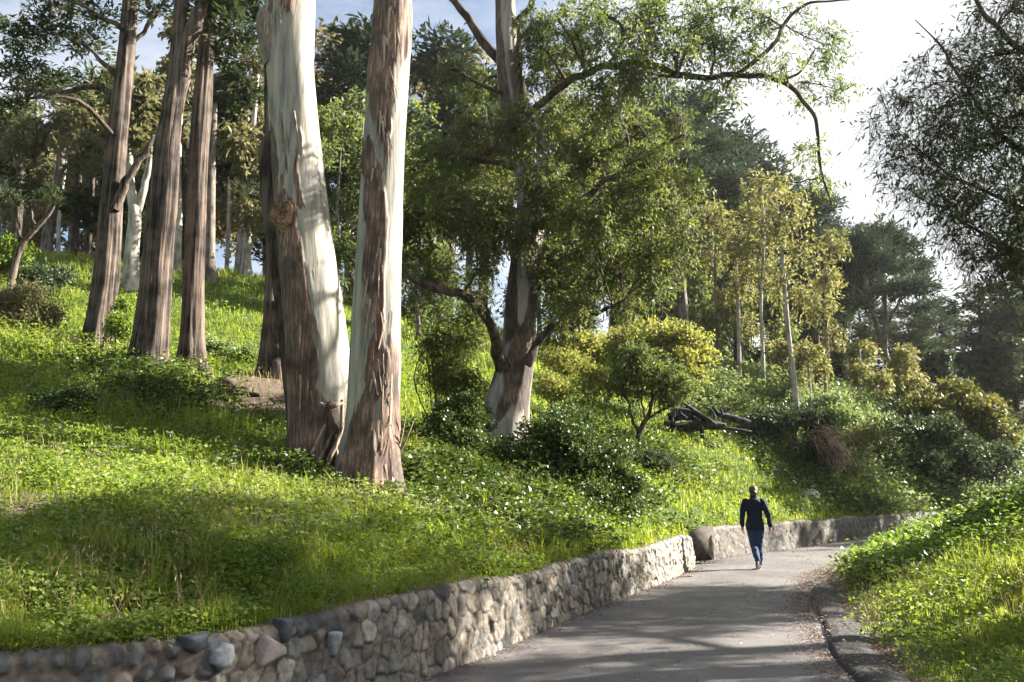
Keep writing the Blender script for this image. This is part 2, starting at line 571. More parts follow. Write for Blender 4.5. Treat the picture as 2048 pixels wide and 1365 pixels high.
G['rock'] = flat_mat('pale_rock', (.42, .39, .36), .9, .2, .35, 14)
G['berm'] = flat_mat('old_asphalt_lip', (.042, .038, .037), .85, .3, .4, 30)

# ------------------------------------------------------------ the lie of the land
WY = [(-30, -40), (-10, -18), (0, -7.4), (3, -4.5), (4.6, -2.9), (5.7, -1.9), (7, -1.12), (9, -.15), (10.6, .47), (12.7, 1.35), (15.3, 2.55),
      (17.5, 3.45), (19.2, 4.05), (20.9, 4.8), (26, 8.8), (32.8, 14), (38, 18.3), (43, 23.5), (46.5, 28.5), (49, 35), (52, 50), (60, 100), (300, 1200)]
RY = [(-30, 5), (-10, 4), (0, 3.2), (7.2, 2.85), (8.6, 3.12), (11.6, 3.95), (14, 4.75), (16.5, 5.7), (19, 7.1), (21.8, 8.8), (27, 12.0), (34, 17.6), (38.5, 22.5),
      (41.5, 28), (43, 33), (45, 50), (50, 100), (300, 1280)]


def curve_fn(tab):
    y = np.array([a for a, _ in tab], float); x = np.array([b for _, b in tab], float)
    g = np.arange(-30, 300, .05)
    v = np.interp(g, y, x)
    k = np.hanning(41); k /= k.sum()
    v2 = np.convolve(np.pad(v, 20, mode='edge'), k, 'valid')
    return lambda q: np.interp(q, g, v2)


wx = curve_fn(WY)
rx = curve_fn(RY)

LA = []          # anchors of the hillside
for px, py, D in [(740, 990, 13), (630, 965, 14.3), (400, 1235, 5.6), (400, 1150, 6.9), (200, 1180, 6.2), (0, 1200, 5.6), (0, 1080, 7.5), (200, 1050, 8.2), (500, 1060, 9),
                  (600, 1090, 8.8), (350, 1000, 10), (150, 900, 12), (-150, 880, 12), (60, 830, 14.5), (300, 850, 15.5), (450, 900, 14), (195, 695, 24), (295, 745, 20),
                  (385, 748, 20.5), (540, 752, 22), (480, 790, 19), (490, 552, 38), (420, 562, 34), (265, 578, 32), (50, 505, 38), (50, 655, 24), (-200, 600, 26), (600, 800, 19),
                  (830, 720, 30), (830, 860, 20), (900, 965, 15), (1020, 910, 19), (850, 1040, 12), (1000, 1060, 12.8), (1150, 1015, 16), (1300, 1058, 18), (1290, 920, 26),
                  (1150, 860, 25), (1400, 870, 30), (1330, 900, 27), (1500, 790, 42), (1450, 750, 50), (1650, 810, 46), (1620, 990, 30), (1700, 935, 34), (1560, 1000, 27.5), (1800, 900, 40),
                  (1850, 830, 52), (1950, 890, 52), (1100, 750, 36), (1200, 740, 42)]:
    LA.append(P(px, py, D))
for a in [(-60, 100, 17), (0, 100, 16), (60, 120, 8), (-60, 20, 18), (-40, 0, 13), (-30, -20, 8), (-30, 60, 13.5), (-16, 58, 15), (120, 140, 7), (200, 260, 6), (-200, 200, 20), (0, 280, 16),
          (25, 70, 9), (50, 75, 7), (-20, 5, 6), (-10, -2, 3)]:
    LA.append(np.array(a, float))
for y in list(np.arange(-8, 50, 2.0)) + [55, 65]:
    LA.append(np.array([float(wx(y)) - .35, y, .74 if y < 22 else .86]))
LA = np.array(LA)
RA = []
for px, py, D in [(2048, 1385, 7.6), (2048, 1240, 9.5), (2048, 1130, 11.5), (2048, 1025, 15), (1900, 1110, 15), (1900, 1075, 20), (1820, 1075, 26), (1750, 1150, 16.5), (1980, 1050, 22)]:
    RA.append(P(px, py, D))
for a in [(20, 20, 1.7), (15, 8, .8), (12, 2, .3), (24, 34, 1.2), (30, 36, 1.4), (40, 30, 2.4), (60, 40, 3), (100, 60, 3), (300, 100, 5), (30, -10, 1), (200, 0, 3)]:
    RA.append(np.array(a, float))
for y in list(np.arange(-8, 42, 2.0)) + [44, 50]:
    RA.append(np.array([float(rx(y)) + .25, y, .03]))
    RA.append(np.array([float(rx(y)) + .7, y, .07]))
RA = np.array(RA)


def rbf(A):
    d = np.linalg.norm(A[:, None, :2] - A[None, :, :2], axis=-1)
    n = len(A)
    K = np.zeros((n + 1, n + 1))
    K[:n, :n] = np.sqrt(d * d + .25) + np.eye(n) * -.03
    K[:n, n] = 1; K[n, :n] = 1
    wts = np.linalg.solve(K, np.append(A[:, 2], 0))

    def f(x, y):
        sh = np.shape(x)
        x = np.ravel(np.asarray(x, float)); y = np.ravel(np.asarray(y, float))
        out = np.empty(len(x))
        for i in range(0, len(x), 100000):
            dd = (x[i:i + 100000, None] - A[None, :, 0]) ** 2 + (y[i:i + 100000, None] - A[None, :, 1]) ** 2
            out[i:i + 100000] = np.sqrt(dd + .25) @ wts[:-1] + wts[-1]
        return out.reshape(sh)
    return f


hl = rbf(LA)
hr = rbf(RA)


def bumps(x, y):
    p = np.stack([x, y], -1)
    return (fbm(p, .9, 3, 3) - .5) * .22 + (vnoise(p, 4.0, 9) - .5) * .05


def ground(x, y):
    x = np.asarray(x, float); y = np.asarray(y, float)
    left = x < wx(y) - .1
    right = x > rx(y)
    z = np.zeros(np.broadcast(x, y).shape)
    dl = np.clip((wx(y) - x) / 2.0, 0, 1); dr = np.clip((x - rx(y)) / 2.0, 0, 1)
    L = hl(x, y) + bumps(x, y) * dl
    w_ = sstep(wx(y) - x, .25, 1.1)
    L = L * w_ + np.where(y < 20.5, .70, .75) * (1 - w_)
    Rr = np.maximum(hr(x, y), 0.0) + bumps(x, y) * .7 * dr
    return np.where(left, L, np.where(right, Rr, z))


def gz(x, y):
    return float(ground(np.array([x]), np.array([y]))[0])


def bare(x, y):
    """0..1 where soil shows: patches on the bank, the trodden dirt below the trunks, the litter by the road"""
    x = np.asarray(x, float); y = np.asarray(y, float)
    p = np.stack([x, y], -1)
    v = np.zeros(np.shape(x))
    for (px, py, D, r, s) in [(245, 1205, 5.75, .20, 1), (50, 1015, 8.6, .8, .8), (190, 1020, 8.6, .45, .7), (350, 1010, 9.3, .35, .7), (400, 1040, 8.8, .4, .5), (520, 790, 18.6, 1.5, 1), (560, 765, 20.5, 1.5, 1),
                              (430, 765, 19.5, 1.0, .6), (480, 775, 19.2, 1.0, .8)]:
        c = P(px, py, D)
        d = np.hypot(x - c[0], (y - c[1])) / r
        v = np.maximum(v, s * np.exp(-d ** 2 * 1.2))
    e = x - rx(y)
    v = np.maximum(v, np.where((e > 0), np.clip(1.15 - e / (.25 + .95 * sstep(y, 21, 12)), 0, 1), 0))
    v = v + (fbm(p, 2.2, 41, 3) - .5) * 1.1 * sstep(v, 0, .5)
    return np.clip(v, 0, 1)


ys = np.unique(np.concatenate([np.arange(-30, 2, 2.0), np.arange(2, 24, .2), np.arange(24, 52, .5), np.arange(52, 110, 2.0), np.arange(110, 300, 12.0)]))
GAP0, GAP1 = 19.35, 21.1
to = np.concatenate([[.2, .3, .5, .7, .9], np.arange(1.1, 14, .3), np.arange(14, 40, 1.0), [42, 45, 50, 56, 64, 75, 90, 120, 160, 230, 400]])
xr = np.linspace(0, 1, 9)
tr_ = np.concatenate([[0.0, .15, .3, .5, .75, 1.0], np.arange(1.3, 12, .35), np.arange(12, 30, 1.2), [32, 36, 42, 50, 62, 80, 120, 200, 400]])
rowsV = []
for y in ys:
    gsh = .9 if GAP0 < y < GAP1 else 0.0
    tt = to + gsh * np.exp(-(to - .2) / 1.2)
    xs_l = (wx(y) - tt)[::-1]
    zl = ground(xs_l, np.full(len(xs_l), y))
    x_step = wx(y) - tt[0] + .04
    xm = wx(y) + (rx(y) - wx(y)) * xr
    xs_r = rx(y) + tr_
    zr = ground(xs_r, np.full(len(xs_r), y))
    rowsV.append(np.concatenate([
        np.stack([xs_l, np.full_like(xs_l, y), zl], 1),
        [[x_step, y, -.05]],
        np.stack([xm, np.full_like(xm, y), np.full_like(xm, -.05)], 1),
        np.stack([xs_r, np.full_like(xs_r, y), zr - .05 * np.exp(-tr_ * 30)], 1)]))
nc = len(rowsV[0])
V = np.concatenate(rowsV)
i = np.arange(len(ys) - 1)[:, None] * nc
j = np.arange(nc - 1)[None]
Q = np.stack([i + j, i + j + 1, i + nc + j + 1, i + nc + j], -1).reshape(-1, 4)
b_ = Buf()
b_.add(V, Q, None, bare(V[:, 0], V[:, 1]))
go = b_.build('ground', G['ground'], smooth=True)
tag(go, kind='structure')

# road sheet, lightly cambered
b_ = Buf()
yr = np.unique(np.concatenate([np.arange(-30, 45, .25), np.arange(45, 56, .5)]))
xx = np.linspace(0, 1, 15)
rows = []
for y in yr:
    x = wx(y) - .12 + (rx(y) + .1 - wx(y) + .12) * xx
    p = np.stack([x, np.full_like(x, y)], -1)
    z = .012 + .035 * (1 - (2 * xx - 1) ** 2) + (fbm(p, .8, 5, 2) - .5) * .03
    rows.append(np.stack([x, np.full_like(x, y), np.maximum(z, .004)], 1))
V = np.concatenate(rows)
nc = len(xx)
i = np.arange(len(yr) - 1)[:, None] * nc; j = np.arange(nc - 1)[None]
Q = np.stack([i + j, i + j + 1, i + nc + j + 1, i + nc + j], -1).reshape(-1, 4)
b_.add(V, Q)
tag(b_.build('road', G['asphalt'], smooth=True), kind='structure')

# raised asphalt lip along the right edge of the road
b_ = Buf()
yb = np.linspace(4.0, 15.8, 120)
xb = rx(yb) + .02 + .04 * np.sin(yb * 1.3)
wv_ = .34 + .10 * vnoise(np.stack([xb, yb], 1), 1.4, 3)
hb = (.06 + .025 * vnoise(np.stack([xb, yb], 1), 1.1, 8)) * sstep(yb, 15.8, 14.8)
prof = [(-.02, -.03), (0, .4), (.12, .92), (.35, 1.05), (.7, .98), (1.0, .7), (1.25, .1)]
V = np.concatenate([np.stack([xb + a * wv_ + .012 * (vnoise(np.stack([xb, yb], 1), 9, 30 + k) - .5), yb, .01 + hb * c], 1)[:, None] for k, (a, c) in enumerate(prof)], 1).reshape(-1, 3)
nc = len(prof)
i = np.arange(len(yb) - 1)[:, None] * nc; j = np.arange(nc - 1)[None]
Q = np.stack([i + j, i + j + 1, i + nc + j + 1, i + nc + j], -1).reshape(-1, 4)
b_.add(V, Q)
o = b_.build('road_edge_lip', G['berm'], smooth=True)
tag(o, kind='structure')


# ------------------------------------------------------------ stone walls
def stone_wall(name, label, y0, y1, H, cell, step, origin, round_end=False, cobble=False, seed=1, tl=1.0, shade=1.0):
    # path by arc length
    g = np.arange(y0, y1, .01)
    px_ = wx(g)
    s = np.concatenate([[0], np.cumsum(np.hypot(np.diff(px_), np.diff(g)))])
    L = s[-1]
    # profile: front face up, then across the top, then down the back a little
    TH = .34
    nS = int(L / step) + 1
    hs = np.arange(-.06, H + 1e-6, step)
    top = np.arange(step, TH, max(step, .02))
    u = np.concatenate([hs, H + top, [H + TH + .12]])          # running length over the profile
    S, U = np.meshgrid(np.linspace(0, L, nS), u, indexing='ij')
    r_ = np.random.default_rng(seed)
    # stone centres on a jittered lattice
    cx, ch = cell
    ns, nh = int(L / cx) + 3, int((H + TH + .2) / ch) + 3
    gs, gh = np.meshgrid(np.arange(ns), np.arange(nh), indexing='ij')
    scx = (gs + .5 * (gh % 2) + r_.uniform(-.36, .36, gs.shape)) * cx - cx
    sch = (gh + r_.uniform(-.34, .34, gs.shape)) * ch - ch * .8
    pts = np.stack([scx.ravel(), sch.ravel()], 1)
    nid = len(pts)
    asp = r_.uniform(.8, 1.25, nid)
    n_i = np.clip(np.floor(S / cx).astype(int) + 1, 0, ns - 1)
    n_j = np.clip(np.floor(U / ch + .8).astype(int), 0, nh - 1)
    f1 = np.full(S.shape, 9.); f2 = np.full(S.shape, 9.); idx = np.zeros(S.shape, int)
    for di in (-2, -1, 0, 1, 2):
        for dj in (-2, -1, 0, 1, 2):
            a = np.clip(n_i + di, 0, ns - 1); c = np.clip(n_j + dj, 0, nh - 1)
            k = a * nh + c
            wob = (vnoise(np.stack([S * 7, U * 7], -1), 1, seed) - .5) * .25 * cx
            d = np.hypot((S + wob - pts[k, 0]), (U + wob - pts[k, 1]) * cx / ch) / cx
            new = (d < f1) & (k != idx)
            f2 = np.where(new, f1, np.where((k != idx) & (d < f2), d, f2))
            idx = np.where(new, k, idx); f1 = np.where(new, d, f1)
    edge = f2 - f1
    ystat = np.interp(S, s, g)
    # cobble weight near the camera: wide mortar, round stones; fitted stone further on
    cob = sstep(ystat, 6.0, 5.4) if cobble else np.zeros(S.shape)
    mort = .055 + .17 * cob
    inside = sstep(edge, mort, mort + .085 + .06 * cob)
    depth = (.019 + .028 * cob) * inside * (1 + .5 * (r_.random(nid)[idx] - .5)) + .03 * (r_.random(nid)[idx] - .5) * inside
    tilt = (r_.uniform(-.16, .16, nid)[idx] * (S - pts[idx, 0]) + r_.uniform(-.25, .25, nid)[idx] * (U - pts[idx, 1])) * inside * (1 - .75 * cob) * tl
    rough = ((fbm(np.stack([S, U], -1), 11, seed + 5, 4) - .5) * .03 - np.abs(fbm(np.stack([S, U * .7], -1), 15, seed + 15, 3) - .5) * .05) * inside + (fbm(np.stack([S, U], -1), 40, seed + 6, 2) - .5) * .008
    rough = rough + (fbm(np.stack([S, U], -1), 26, seed + 31, 3) - .5) * .022 * (1 - inside)
    out = depth + tilt + rough
    # colours
    base = np.array([[.27, .215, .155], [.23, .19, .14], [.31, .255, .19], [.20, .165, .135], [.30, .22, .14], [.22, .205, .18], [.38, .33, .27]])
    cobc = np.array([[.075, .08, .085], [.10, .105, .11], [.06, .06, .065], [.13, .13, .125], [.22, .23, .24], [.15, .11, .085]])
    pick = r_.integers(0, len(base), nid); pick2 = r_.integers(0, len(cobc), nid)
    cw = np.where(r_.random(nid)[idx][..., None] < cob[..., None] + (.07 * (cobble)), cobc[pick2][idx], base[pick][idx])
    cw = cw * (.8 + .4 * r_.random(nid)[idx])[..., None]
    mc = np.array([.15, .125, .10]) * (1 - .0 * cob[..., None])
    mc = np.array([.115, .095, .078]) * cob[..., None] + np.array([.075, .064, .054]) * (1 - cob[..., None])
    mc = mc * (.55 + .9 * fbm(np.stack([S, U], -1), 9, 77, 3))[..., None]
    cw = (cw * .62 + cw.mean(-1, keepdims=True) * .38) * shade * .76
    C = cw * inside[..., None] + mc * (1 - inside[..., None])
    # placement
    xc = np.interp(S, s, px_); yc = np.interp(S, s, g)
    tx = np.gradient(px_, s); ty = np.gradient(g, s)
    tX = np.interp(S, s, tx); tY = np.interp(S, s, ty)
    nX, nY = tY, -tX                      # towards the road
    Hl = H + .03 * np.sin(S * 1.3) + .035 * (vnoise(np.stack([S, S * 0], -1), 1.2, seed) - .5)
    batter = .06
    if round_end:
        Hl = Hl * (1 - .22 * sstep(S, L - .7, L) ** 2)
    isf = U <= H
    zf = np.where(isf, U / H * np.where(U > 0, Hl, H), Hl)
    back = np.clip(U - H, 0, TH)
    # rounded shoulder
    sh = .05
    drop = np.where(isf, 0, 0)
    offn = np.where(isf, -batter * np.clip(U / H, 0, 1) - sh * sstep(U, H - .07, H) ** 2, -batter - sh - back)
    offz = np.where(isf, 0, out * .35)
    soil = sstep(U + .05 * fbm(np.stack([S, U], -1), 6, 4, 2), H - .0, H + .06)[..., None] * .85
    C = C * (1 - soil) + np.array([.075, .058, .042]) * soil
    offz = np.where(U > H + TH + .01, -.14, offz)
    offn = np.where(isf, offn + out, offn)
    eS = np.zeros(S.shape)
    if round_end:
        k = sstep(S, L - .45, L)
        offn = offn - .16 * k ** 2
    V = np.stack([xc + nX * offn, yc + nY * offn, zf + offz], -1)
    nU = len(u)
    buf = Buf()
    i = np.arange(nS - 1)[:, None] * nU; j = np.arange(nU - 1)[None]
    Q = np.stack([i + j, i + nU + j, i + nU + j + 1, i + j + 1], -1).reshape(-1, 4)
    buf.add(V.reshape(-1, 3), Q, None, .5, C.reshape(-1, 3))
    # end faces: fan of the profile down to the ground
    for e in (0, nS - 1):
        pr = V[e]
        n = len(pr)
        m_ = 7
        zb = -.06
        # interpolate between the front/top outline and a foot line
        bx = pr[:, 0] + (pr[-1, 0] - pr[:, 0]) * 0
        grid = []
        for q in range(m_):
            f = q / (m_ - 1)
            mid = pr * (1 - f) + np.stack([np.full(n, (pr[0, 0] + pr[-1, 0]) / 2), np.full(n, (pr[0, 1] + pr[-1, 1]) / 2), np.full(n, H * .4)], 1) * f
            sgn = 1 if e else -1
            mid[:, :2] += sgn * np.array([tX[e, 0], tY[e, 0]]) * (.05 * math.sin(f * math.pi / 2) + .03 * (vnoise(mid * 6, 1, 4)[:, None] - .5) * (f > 0))
            grid.append(mid)
        GV = np.concatenate(grid)
        i = np.arange(m_ - 1)[:, None] * n; j = np.arange(n - 1)[None]
        Qe = np.stack([i + j, i + j + 1, i + n + j + 1, i + n + j], -1).reshape(-1, 4)
        cc = base[(vnoise(GV, 7, 2) * 6.99).astype(int)] * .9
        buf.add(GV, Qe, None, .5, cc)
    o = buf.build(name, G['stone'], origin=origin, smooth=True)
    return tag(o, label, 'wall')


near_wall = stone_wall('stone_wall', 'low wall of fitted tan stones and grey cobbles curving from the foreground along the road', 3.4, 19.25, .72, (.145, .165), .0155,
           (0, 10, 0), True, True, 3)
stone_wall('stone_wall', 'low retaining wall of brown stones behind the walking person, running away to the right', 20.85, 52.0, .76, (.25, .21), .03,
           (14, 33, 0), False, False, 8, .4, .42)  # last factor paints the far wall's shade into its stone colours

# the pale triangular stone set in the near wall
tri = P(548, 1315, 5.93)
bt = Buf()
yt = 5.93


# ------------------------------------------------------------ leaf crowns
def blob_clusters(c, rad, n, shell=2.2, gap=.0, seed=0):
    d = unit(rng.normal(size=(n, 3)))
    r = rng.random(n) ** (1 / shell)
    p = c + d * r[:, None] * rad
    return p, d


def foliage(lb, tb, blobs, kind, nleaf, L, W, ncl=26, sig=.35, twig_r=.012, skel=None, leafseed=0, tint_var=.35, spray=False):
    """blobs: list of (x,y,z,rx,ry,rz). Each blob gets a limb from the skeleton, twigs to leaf clusters, and leaves."""
    sig = sig * .62; ncl = int(ncl * 1.35)
    vol = np.array([b[3] * b[4] + b[3] * b[5] for b in blobs])
    share = vol / vol.sum()
    for bi, b in enumerate(blobs):
        c = np.array(b[:3]); rad = np.array(b[3:6])
        k = max(6, int(ncl * (share[bi] * len(blobs)) ** .5))
        pc, dc = blob_clusters(c, rad, k)
        # the limb feeding the blob
        if skel is not None and len(skel):
            sk = skel
            dd = np.linalg.norm(sk[:, :3] - c, axis=1) + np.maximum(0, sk[:, 2] - c[2]) * 1.5
            a = sk[np.argmin(dd)]
            Ll = np.linalg.norm(a[:3] - c)
            rb = min(a[3] * .55, .018 + .022 * Ll)
            mid = (a[:3] + c) / 2 + rng.normal(size=3) * .08 * Ll + np.array([0, 0, .08 * Ll])
            cc, _ = tube(tb, [[*a[:3], rb], [*mid, rb * .7], [*c, rb * .35]], 6, 9)
        else:
            cc = np.array([c - [0, 0, rad[2] * .8], c])
        pick = np.clip((len(cc) * (1 - .75 * rng.random(k) ** 1.5)).astype(int), 0, len(cc) - 1)
        src = cc[pick]
        multitube(tb, src, pc, twig_r, twig_r * .35, sag=.06, nr=5, wob=.09)
        nl = int(nleaf * share[bi])
        ci = rng.integers(0, k, nl)
        wt = rng.random(k) ** .8
        keep = rng.random(nl) < wt[ci] * 1.2 + .12
        ci = ci[keep]; nl = len(ci)
        ctint = rng.random(k) * .5 + .5 * vnoise(pc, .6, 7)
        S = 7
        out = unit(pc - c)
        if kind == 'cyp':
            sdir = rng.normal(size=(k, S, 3)) * np.array([1, 1, .22]) + out[:, None] * np.array([.7, .7, .2]) + np.array([0, 0, .10])
            droop = -.05
        elif kind == 'hang':
            sdir = rng.normal(size=(k, S, 3)) * .8 + out[:, None] * .6 + np.array([0, 0, -.25])
            droop = .42
        else:
            sdir = rng.normal(size=(k, S, 3)) + out[:, None] * .8 + np.array([0, 0, .25])
            droop = .0
        sdir = unit(sdir)
        slen = sig * rng.uniform(1.3, 3.2, (k, S))
        si = rng.integers(0, S, nl)
        tt = rng.random(nl) ** .8
        d0 = sdir[ci, si]; l0 = slen[ci, si][:, None]
        C = pc[ci] + d0 * l0 * tt[:, None] - np.array([0, 0, 1.]) * (droop * l0[:, 0] * tt ** 2)[:, None] + rng.normal(size=(nl, 3)) * sig * .16
        tang = unit(d0 - np.array([0, 0, 2.]) * (droop * tt)[:, None])
        if spray:
            e0 = pc[:, None] + sdir * slen[..., None] - np.array([0, 0, 1.]) * (droop * slen)[..., None]
            multitube(tb, np.repeat(pc, S, 0), e0.reshape(-1, 3), twig_r * .33, twig_r * .15, sag=droop * .2, nr=4, wob=.03)
        if kind == 'cyp':
            D = tang + rng.normal(size=(nl, 3)) * .45
            nr = np.array([0, 0, 1.]) + rng.normal(size=(nl, 3)) * .5
        elif kind == 'hang':
            D = tang * .6 + rng.normal(size=(nl, 3)) * .65 + np.array([0, 0, -.3])
            nr = None
        else:
            D = tang * .5 + rng.normal(size=(nl, 3))
            nr = None
        ll = L * rng.uniform(.55, 1.3, nl)
        leaves(lb, C, D, ll, W * rng.uniform(.7, 1.25, nl), nr, ctint[ci] * (1 - tint_var) + rng.random(nl) * tint_var)


def pxblob(px, py, r, D, dy=1.0, ry=None, sx=1.0):
    """blob drawn at a pixel with radius r px at depth D; its depth radius is dy * its width"""
    c = P(px, py, D)
    rr = M(r, D)
    return (c[0], c[1], c[2], rr * sx, rr * dy, M(ry, D) if ry else rr)


def ridged(depth, freq, seed, flare=0.0, lobes=5, flh=.12, zsc=.35):
    """radius change: vertical ridges and a flared foot"""
    def f(d, fr, pos, rr):
        q = np.stack([d[..., 0] * freq, d[..., 1] * freq, pos[..., 2] * zsc], -1)
        n = fbm(q, 1.0, seed, 3)
        a = np.arctan2(d[..., 1], d[..., 0])
        fl = np.exp(-(pos[..., 2] - pos[..., 2].min()) / flh)
        lob = .55 + .45 * np.cos(a * lobes + 3 * vnoise(np.stack([a * 0 + seed, pos[..., 2] * .3], -1), 1, seed))
        return rr * (depth * (n - .5) * 2 + flare * fl * lob)
    return f


def patchy(f, seed):
    def g(d, fr, pos, rr):
        q = np.stack([d[..., 0] * 1.4, d[..., 1] * 1.4, pos[..., 2] * .45], -1)
        n = fbm(q, 1.0, seed, 3)
        return f(d, fr, pos, rr), .12 + .62 * sstep(n, .48, .6)
    return g


def make_tree(name, label, cat, trunk, bark, limbs=(), blobs=(), leaf=None, kind='hang', nleaf=4000, L=.12, W=.03, ncl=26, sig=.35, group=None, nseg=16,
              disp=None, twig='twig', twig_r=.012, limbname='limb', limb_bark=None, spray=False, rings=None, tint_var=.35, trunkname='trunk'):
    trunk = np.asarray(trunk, float)
    base = trunk[0, :3]
    root = thing(name, label, cat, base, group)
    tb = Buf()
    ctr, r = tube(tb, trunk, nseg, rings or max(16, len(trunk) * 8), disp)
    tb.build(trunkname, bark, root, smooth=True)
    skel = [np.column_stack([ctr, r])[len(ctr) // 4:]]
    for lm in limbs:
        lm = np.array(lm, float)
        if len(lm) > 2:
            lm = catmull(lm, len(lm) * 3)
            lm[1:-1, :3] += rng.normal(size=(len(lm) - 2, 3)) * np.minimum(np.maximum(lm[1:-1, 3:4], .02), .07) * .38
            lm[1:-1, 3] *= rng.uniform(.94, 1.06, len(lm) - 2)
        lb_ = Buf()
        lc, lr = tube(lb_, lm, max(7, nseg // 2), max(10, len(lm) * 3), ridged(.16, 2.2, 5))
        lb_.build(limbname, limb_bark or bark, root, smooth=True)
        skel.append(np.column_stack([lc, lr]))
    skel = np.concatenate(skel)
    if len(blobs):
        l_ = Buf(); t_ = Buf()
        foliage(l_, t_, blobs, kind, nleaf, L, W, ncl, sig, twig_r, skel, tint_var=tint_var, spray=spray)
        cr_ = l_.build('crown', G[leaf], root)
        t_.build('branches', G[twig], root, smooth=True)
    return root


def pl(seq, D, extra=None):
    """polyline rows from (px, py, width_px[, D])"""
    out = []
    for q in seq:
        d = q[3] if len(q) > 3 else D
        out.append([*P(q[0], q[1], d), M(q[2], d) / 2])
    return out


def slim(rows, k=.86):
    return [[*q[:3], q[3] * k] for q in rows]


def rooted(rows, sink=.25):
    """drop the first row onto the ground and extend it below"""
    rows = [list(r) for r in rows]
    x, y, z, r = rows[0]
    g_ = gz(x, y)
    rows[0] = [x, y, g_ - sink, r]
    return rows


# ============================================================ the two big eucalyptus trunks
def patches(lst, D, side=0, noise_seed=1, base_py=0):
    def f(d, fr, pos, rr):
        u = d[..., 0]
        front = d[..., 1] < .3
        py = 682.5 - F * (((pos[..., 2] - 1.6) / D * ct - st) / (ct + (pos[..., 2] - 1.6) / D * st))
        v = np.zeros(u.shape)
        wob = (fbm(np.stack([d[..., 0] * 5, d[..., 1] * 5, pos[..., 2] * .9], -1), 1, noise_seed, 3) - .5)
        for (u0, p0, du, dp) in lst:
            e = ((u - u0 + wob * .8) / du) ** 2 + ((py - p0 + wob * 80) / dp) ** 2
            v = np.maximum(v, sstep(e, 1.25, .75))
        v = np.where(front, v, sstep(wob, .0, .15))
        low = sstep(py + wob * 160, base_py - 35, base_py + 30)
        v = np.maximum(v, low)
        # ridges
        fib = fbm(np.stack([d[..., 0] * 9, d[..., 1] * 9, pos[..., 2] * .8], -1), 1, noise_seed + 3, 3) - .5
        big = fbm(np.stack([d[..., 0] * 1.6, d[..., 1] * 1.6, pos[..., 2] * .35], -1), 1, noise_seed + 9, 2) - .5
        a = np.arctan2(d[..., 1], d[..., 0])
        zz = pos[..., 2] - (pos[..., 2].min() + .25)
        flare = .10 * np.exp(-np.clip(zz, 0, 9) / .45) * (1 + .7 * np.cos(a * 5 + 1))
        return v * (.012 + fib * .07) + fib * .012 + big * rr * .16 + flare, .14 + .54 * v + wob * .22
    return f


def strips(n, ctrl, D, zones, seed, name, root):
    """loose ribbons of bark hanging from a trunk; zones = (u, py, du, dpy)"""
    r_ = np.random.default_rng(seed)
    c = catmull(np.asarray(ctrl), 200)
    pyc = np.array([to_py(q[2], q[1]) for q in c])
    for k in range(n):
        u0, p0, du, dp = zones[r_.integers(len(zones))]
        u = np.clip(u0 + r_.normal() * du * .6, -.95, .95); py = p0 + r_.normal() * dp * .7
        i = int(np.argmin(np.abs(pyc - py)))
        q = c[i]
        ang = math.asin(u)
        nrm = np.array([math.sin(ang), -math.cos(ang), 0])
        tan = np.array([math.cos(ang), math.sin(ang), 0])
        L = r_.uniform(.12, .6); wd = r_.uniform(.008, .028)
        lean = r_.normal() * .16; out = r_.uniform(.0, .12)
        m_ = 7
        t = np.linspace(0, 1, m_)
        sgn = -1
        j = np.clip(i + 0, 0, 199)
        Cc = np.array([q[:3] + nrm * (q[3] * 1.02 + .012 + out * L * tt ** 1.5) + tan * lean * L * tt + np.array([0, 0, -L * tt]) for tt in t])
        # keep to the trunk while it leans
        for mi in range(m_):
            jj = int(np.argmin(np.abs(c[:, 2] - Cc[mi, 2])))
            Cc[mi, :2] += (c[jj, :2] - q[:2])
            Cc[mi, :2] += nrm[:2] * (c[jj, 3] - q[3])
        wv = wd * (1 - .6 * t)
        tw = np.cos(t * r_.uniform(0, 2))
        A = Cc - tan * wv[:, None]; B_ = Cc + tan * wv[:, None] + nrm * (wv * r_.uniform(-.8, .8))[:, None]
        Cm = Cc + nrm * .006
        V = np.stack([A, Cm, B_], 1).reshape(-1, 3)
        Qs = []
        for a in range(m_ - 1):
            for s2 in (0, 1):
                Qs.append([a * 3 + s2, a * 3 + s2 + 1, a * 3 + s2 + 4, a * 3 + s2 + 3])
        b = Buf(); b.add(V, Qs, None, r_.random())
        b.build(name, G['strip'], root)


# right-hand one
T1 = rooted(pl([(735, 990, 122), (737, 930, 110), (743, 850, 103), (750, 700, 101), (758, 500, 94), (768, 300, 88), (781, 100, 83), (786, 0, 80), (792, -160, 74), (800, -420, 62), (806, -900, 40)], 13.0))
z1 = [(.25, 60, .95, 85), (.0, 180, .42, 90), (-.35, 110, .7, 150), (.1, 270, .32, 30), (-.25, 400, .5, 75), (.15, 455, .35, 60), (-.05, 520, .5, 90), (.0, 600, .32, 60), (.25, 740, .34, 80),
      (.3, 680, .2, 60), (-.2, 850, .5, 60), (.75, 800, .25, 120), (-.6, 330, .35, 40)]
root = thing('eucalyptus_tree', 'tall straight pale eucalyptus with ragged brown peeling bark, right one of the foreground pair', 'tree', T1[0][:3])
tb = Buf(); c1, r1 = tube(tb, T1, 112, 420, patches(z1, 13.0, 0, 21, 885))
tb.build('trunk', G['euc_bark'], root, smooth=True)
strips(95, T1[1:8], 13.0, [(.3, 60, .4, 60), (.1, 190, .3, 60), (-.2, 400, .35, 60), (.1, 470, .3, 50), (.0, 560, .3, 60), (.3, 300, .2, 60), (.35, 720, .3, 70), (.3, 870, .5, 30), (.7, 780, .2, 90)], 5, 'bark_strip', root)
sk = np.column_stack([c1, r1])[300:]
l_, t_ = Buf(), Buf()
top = c1[-1]
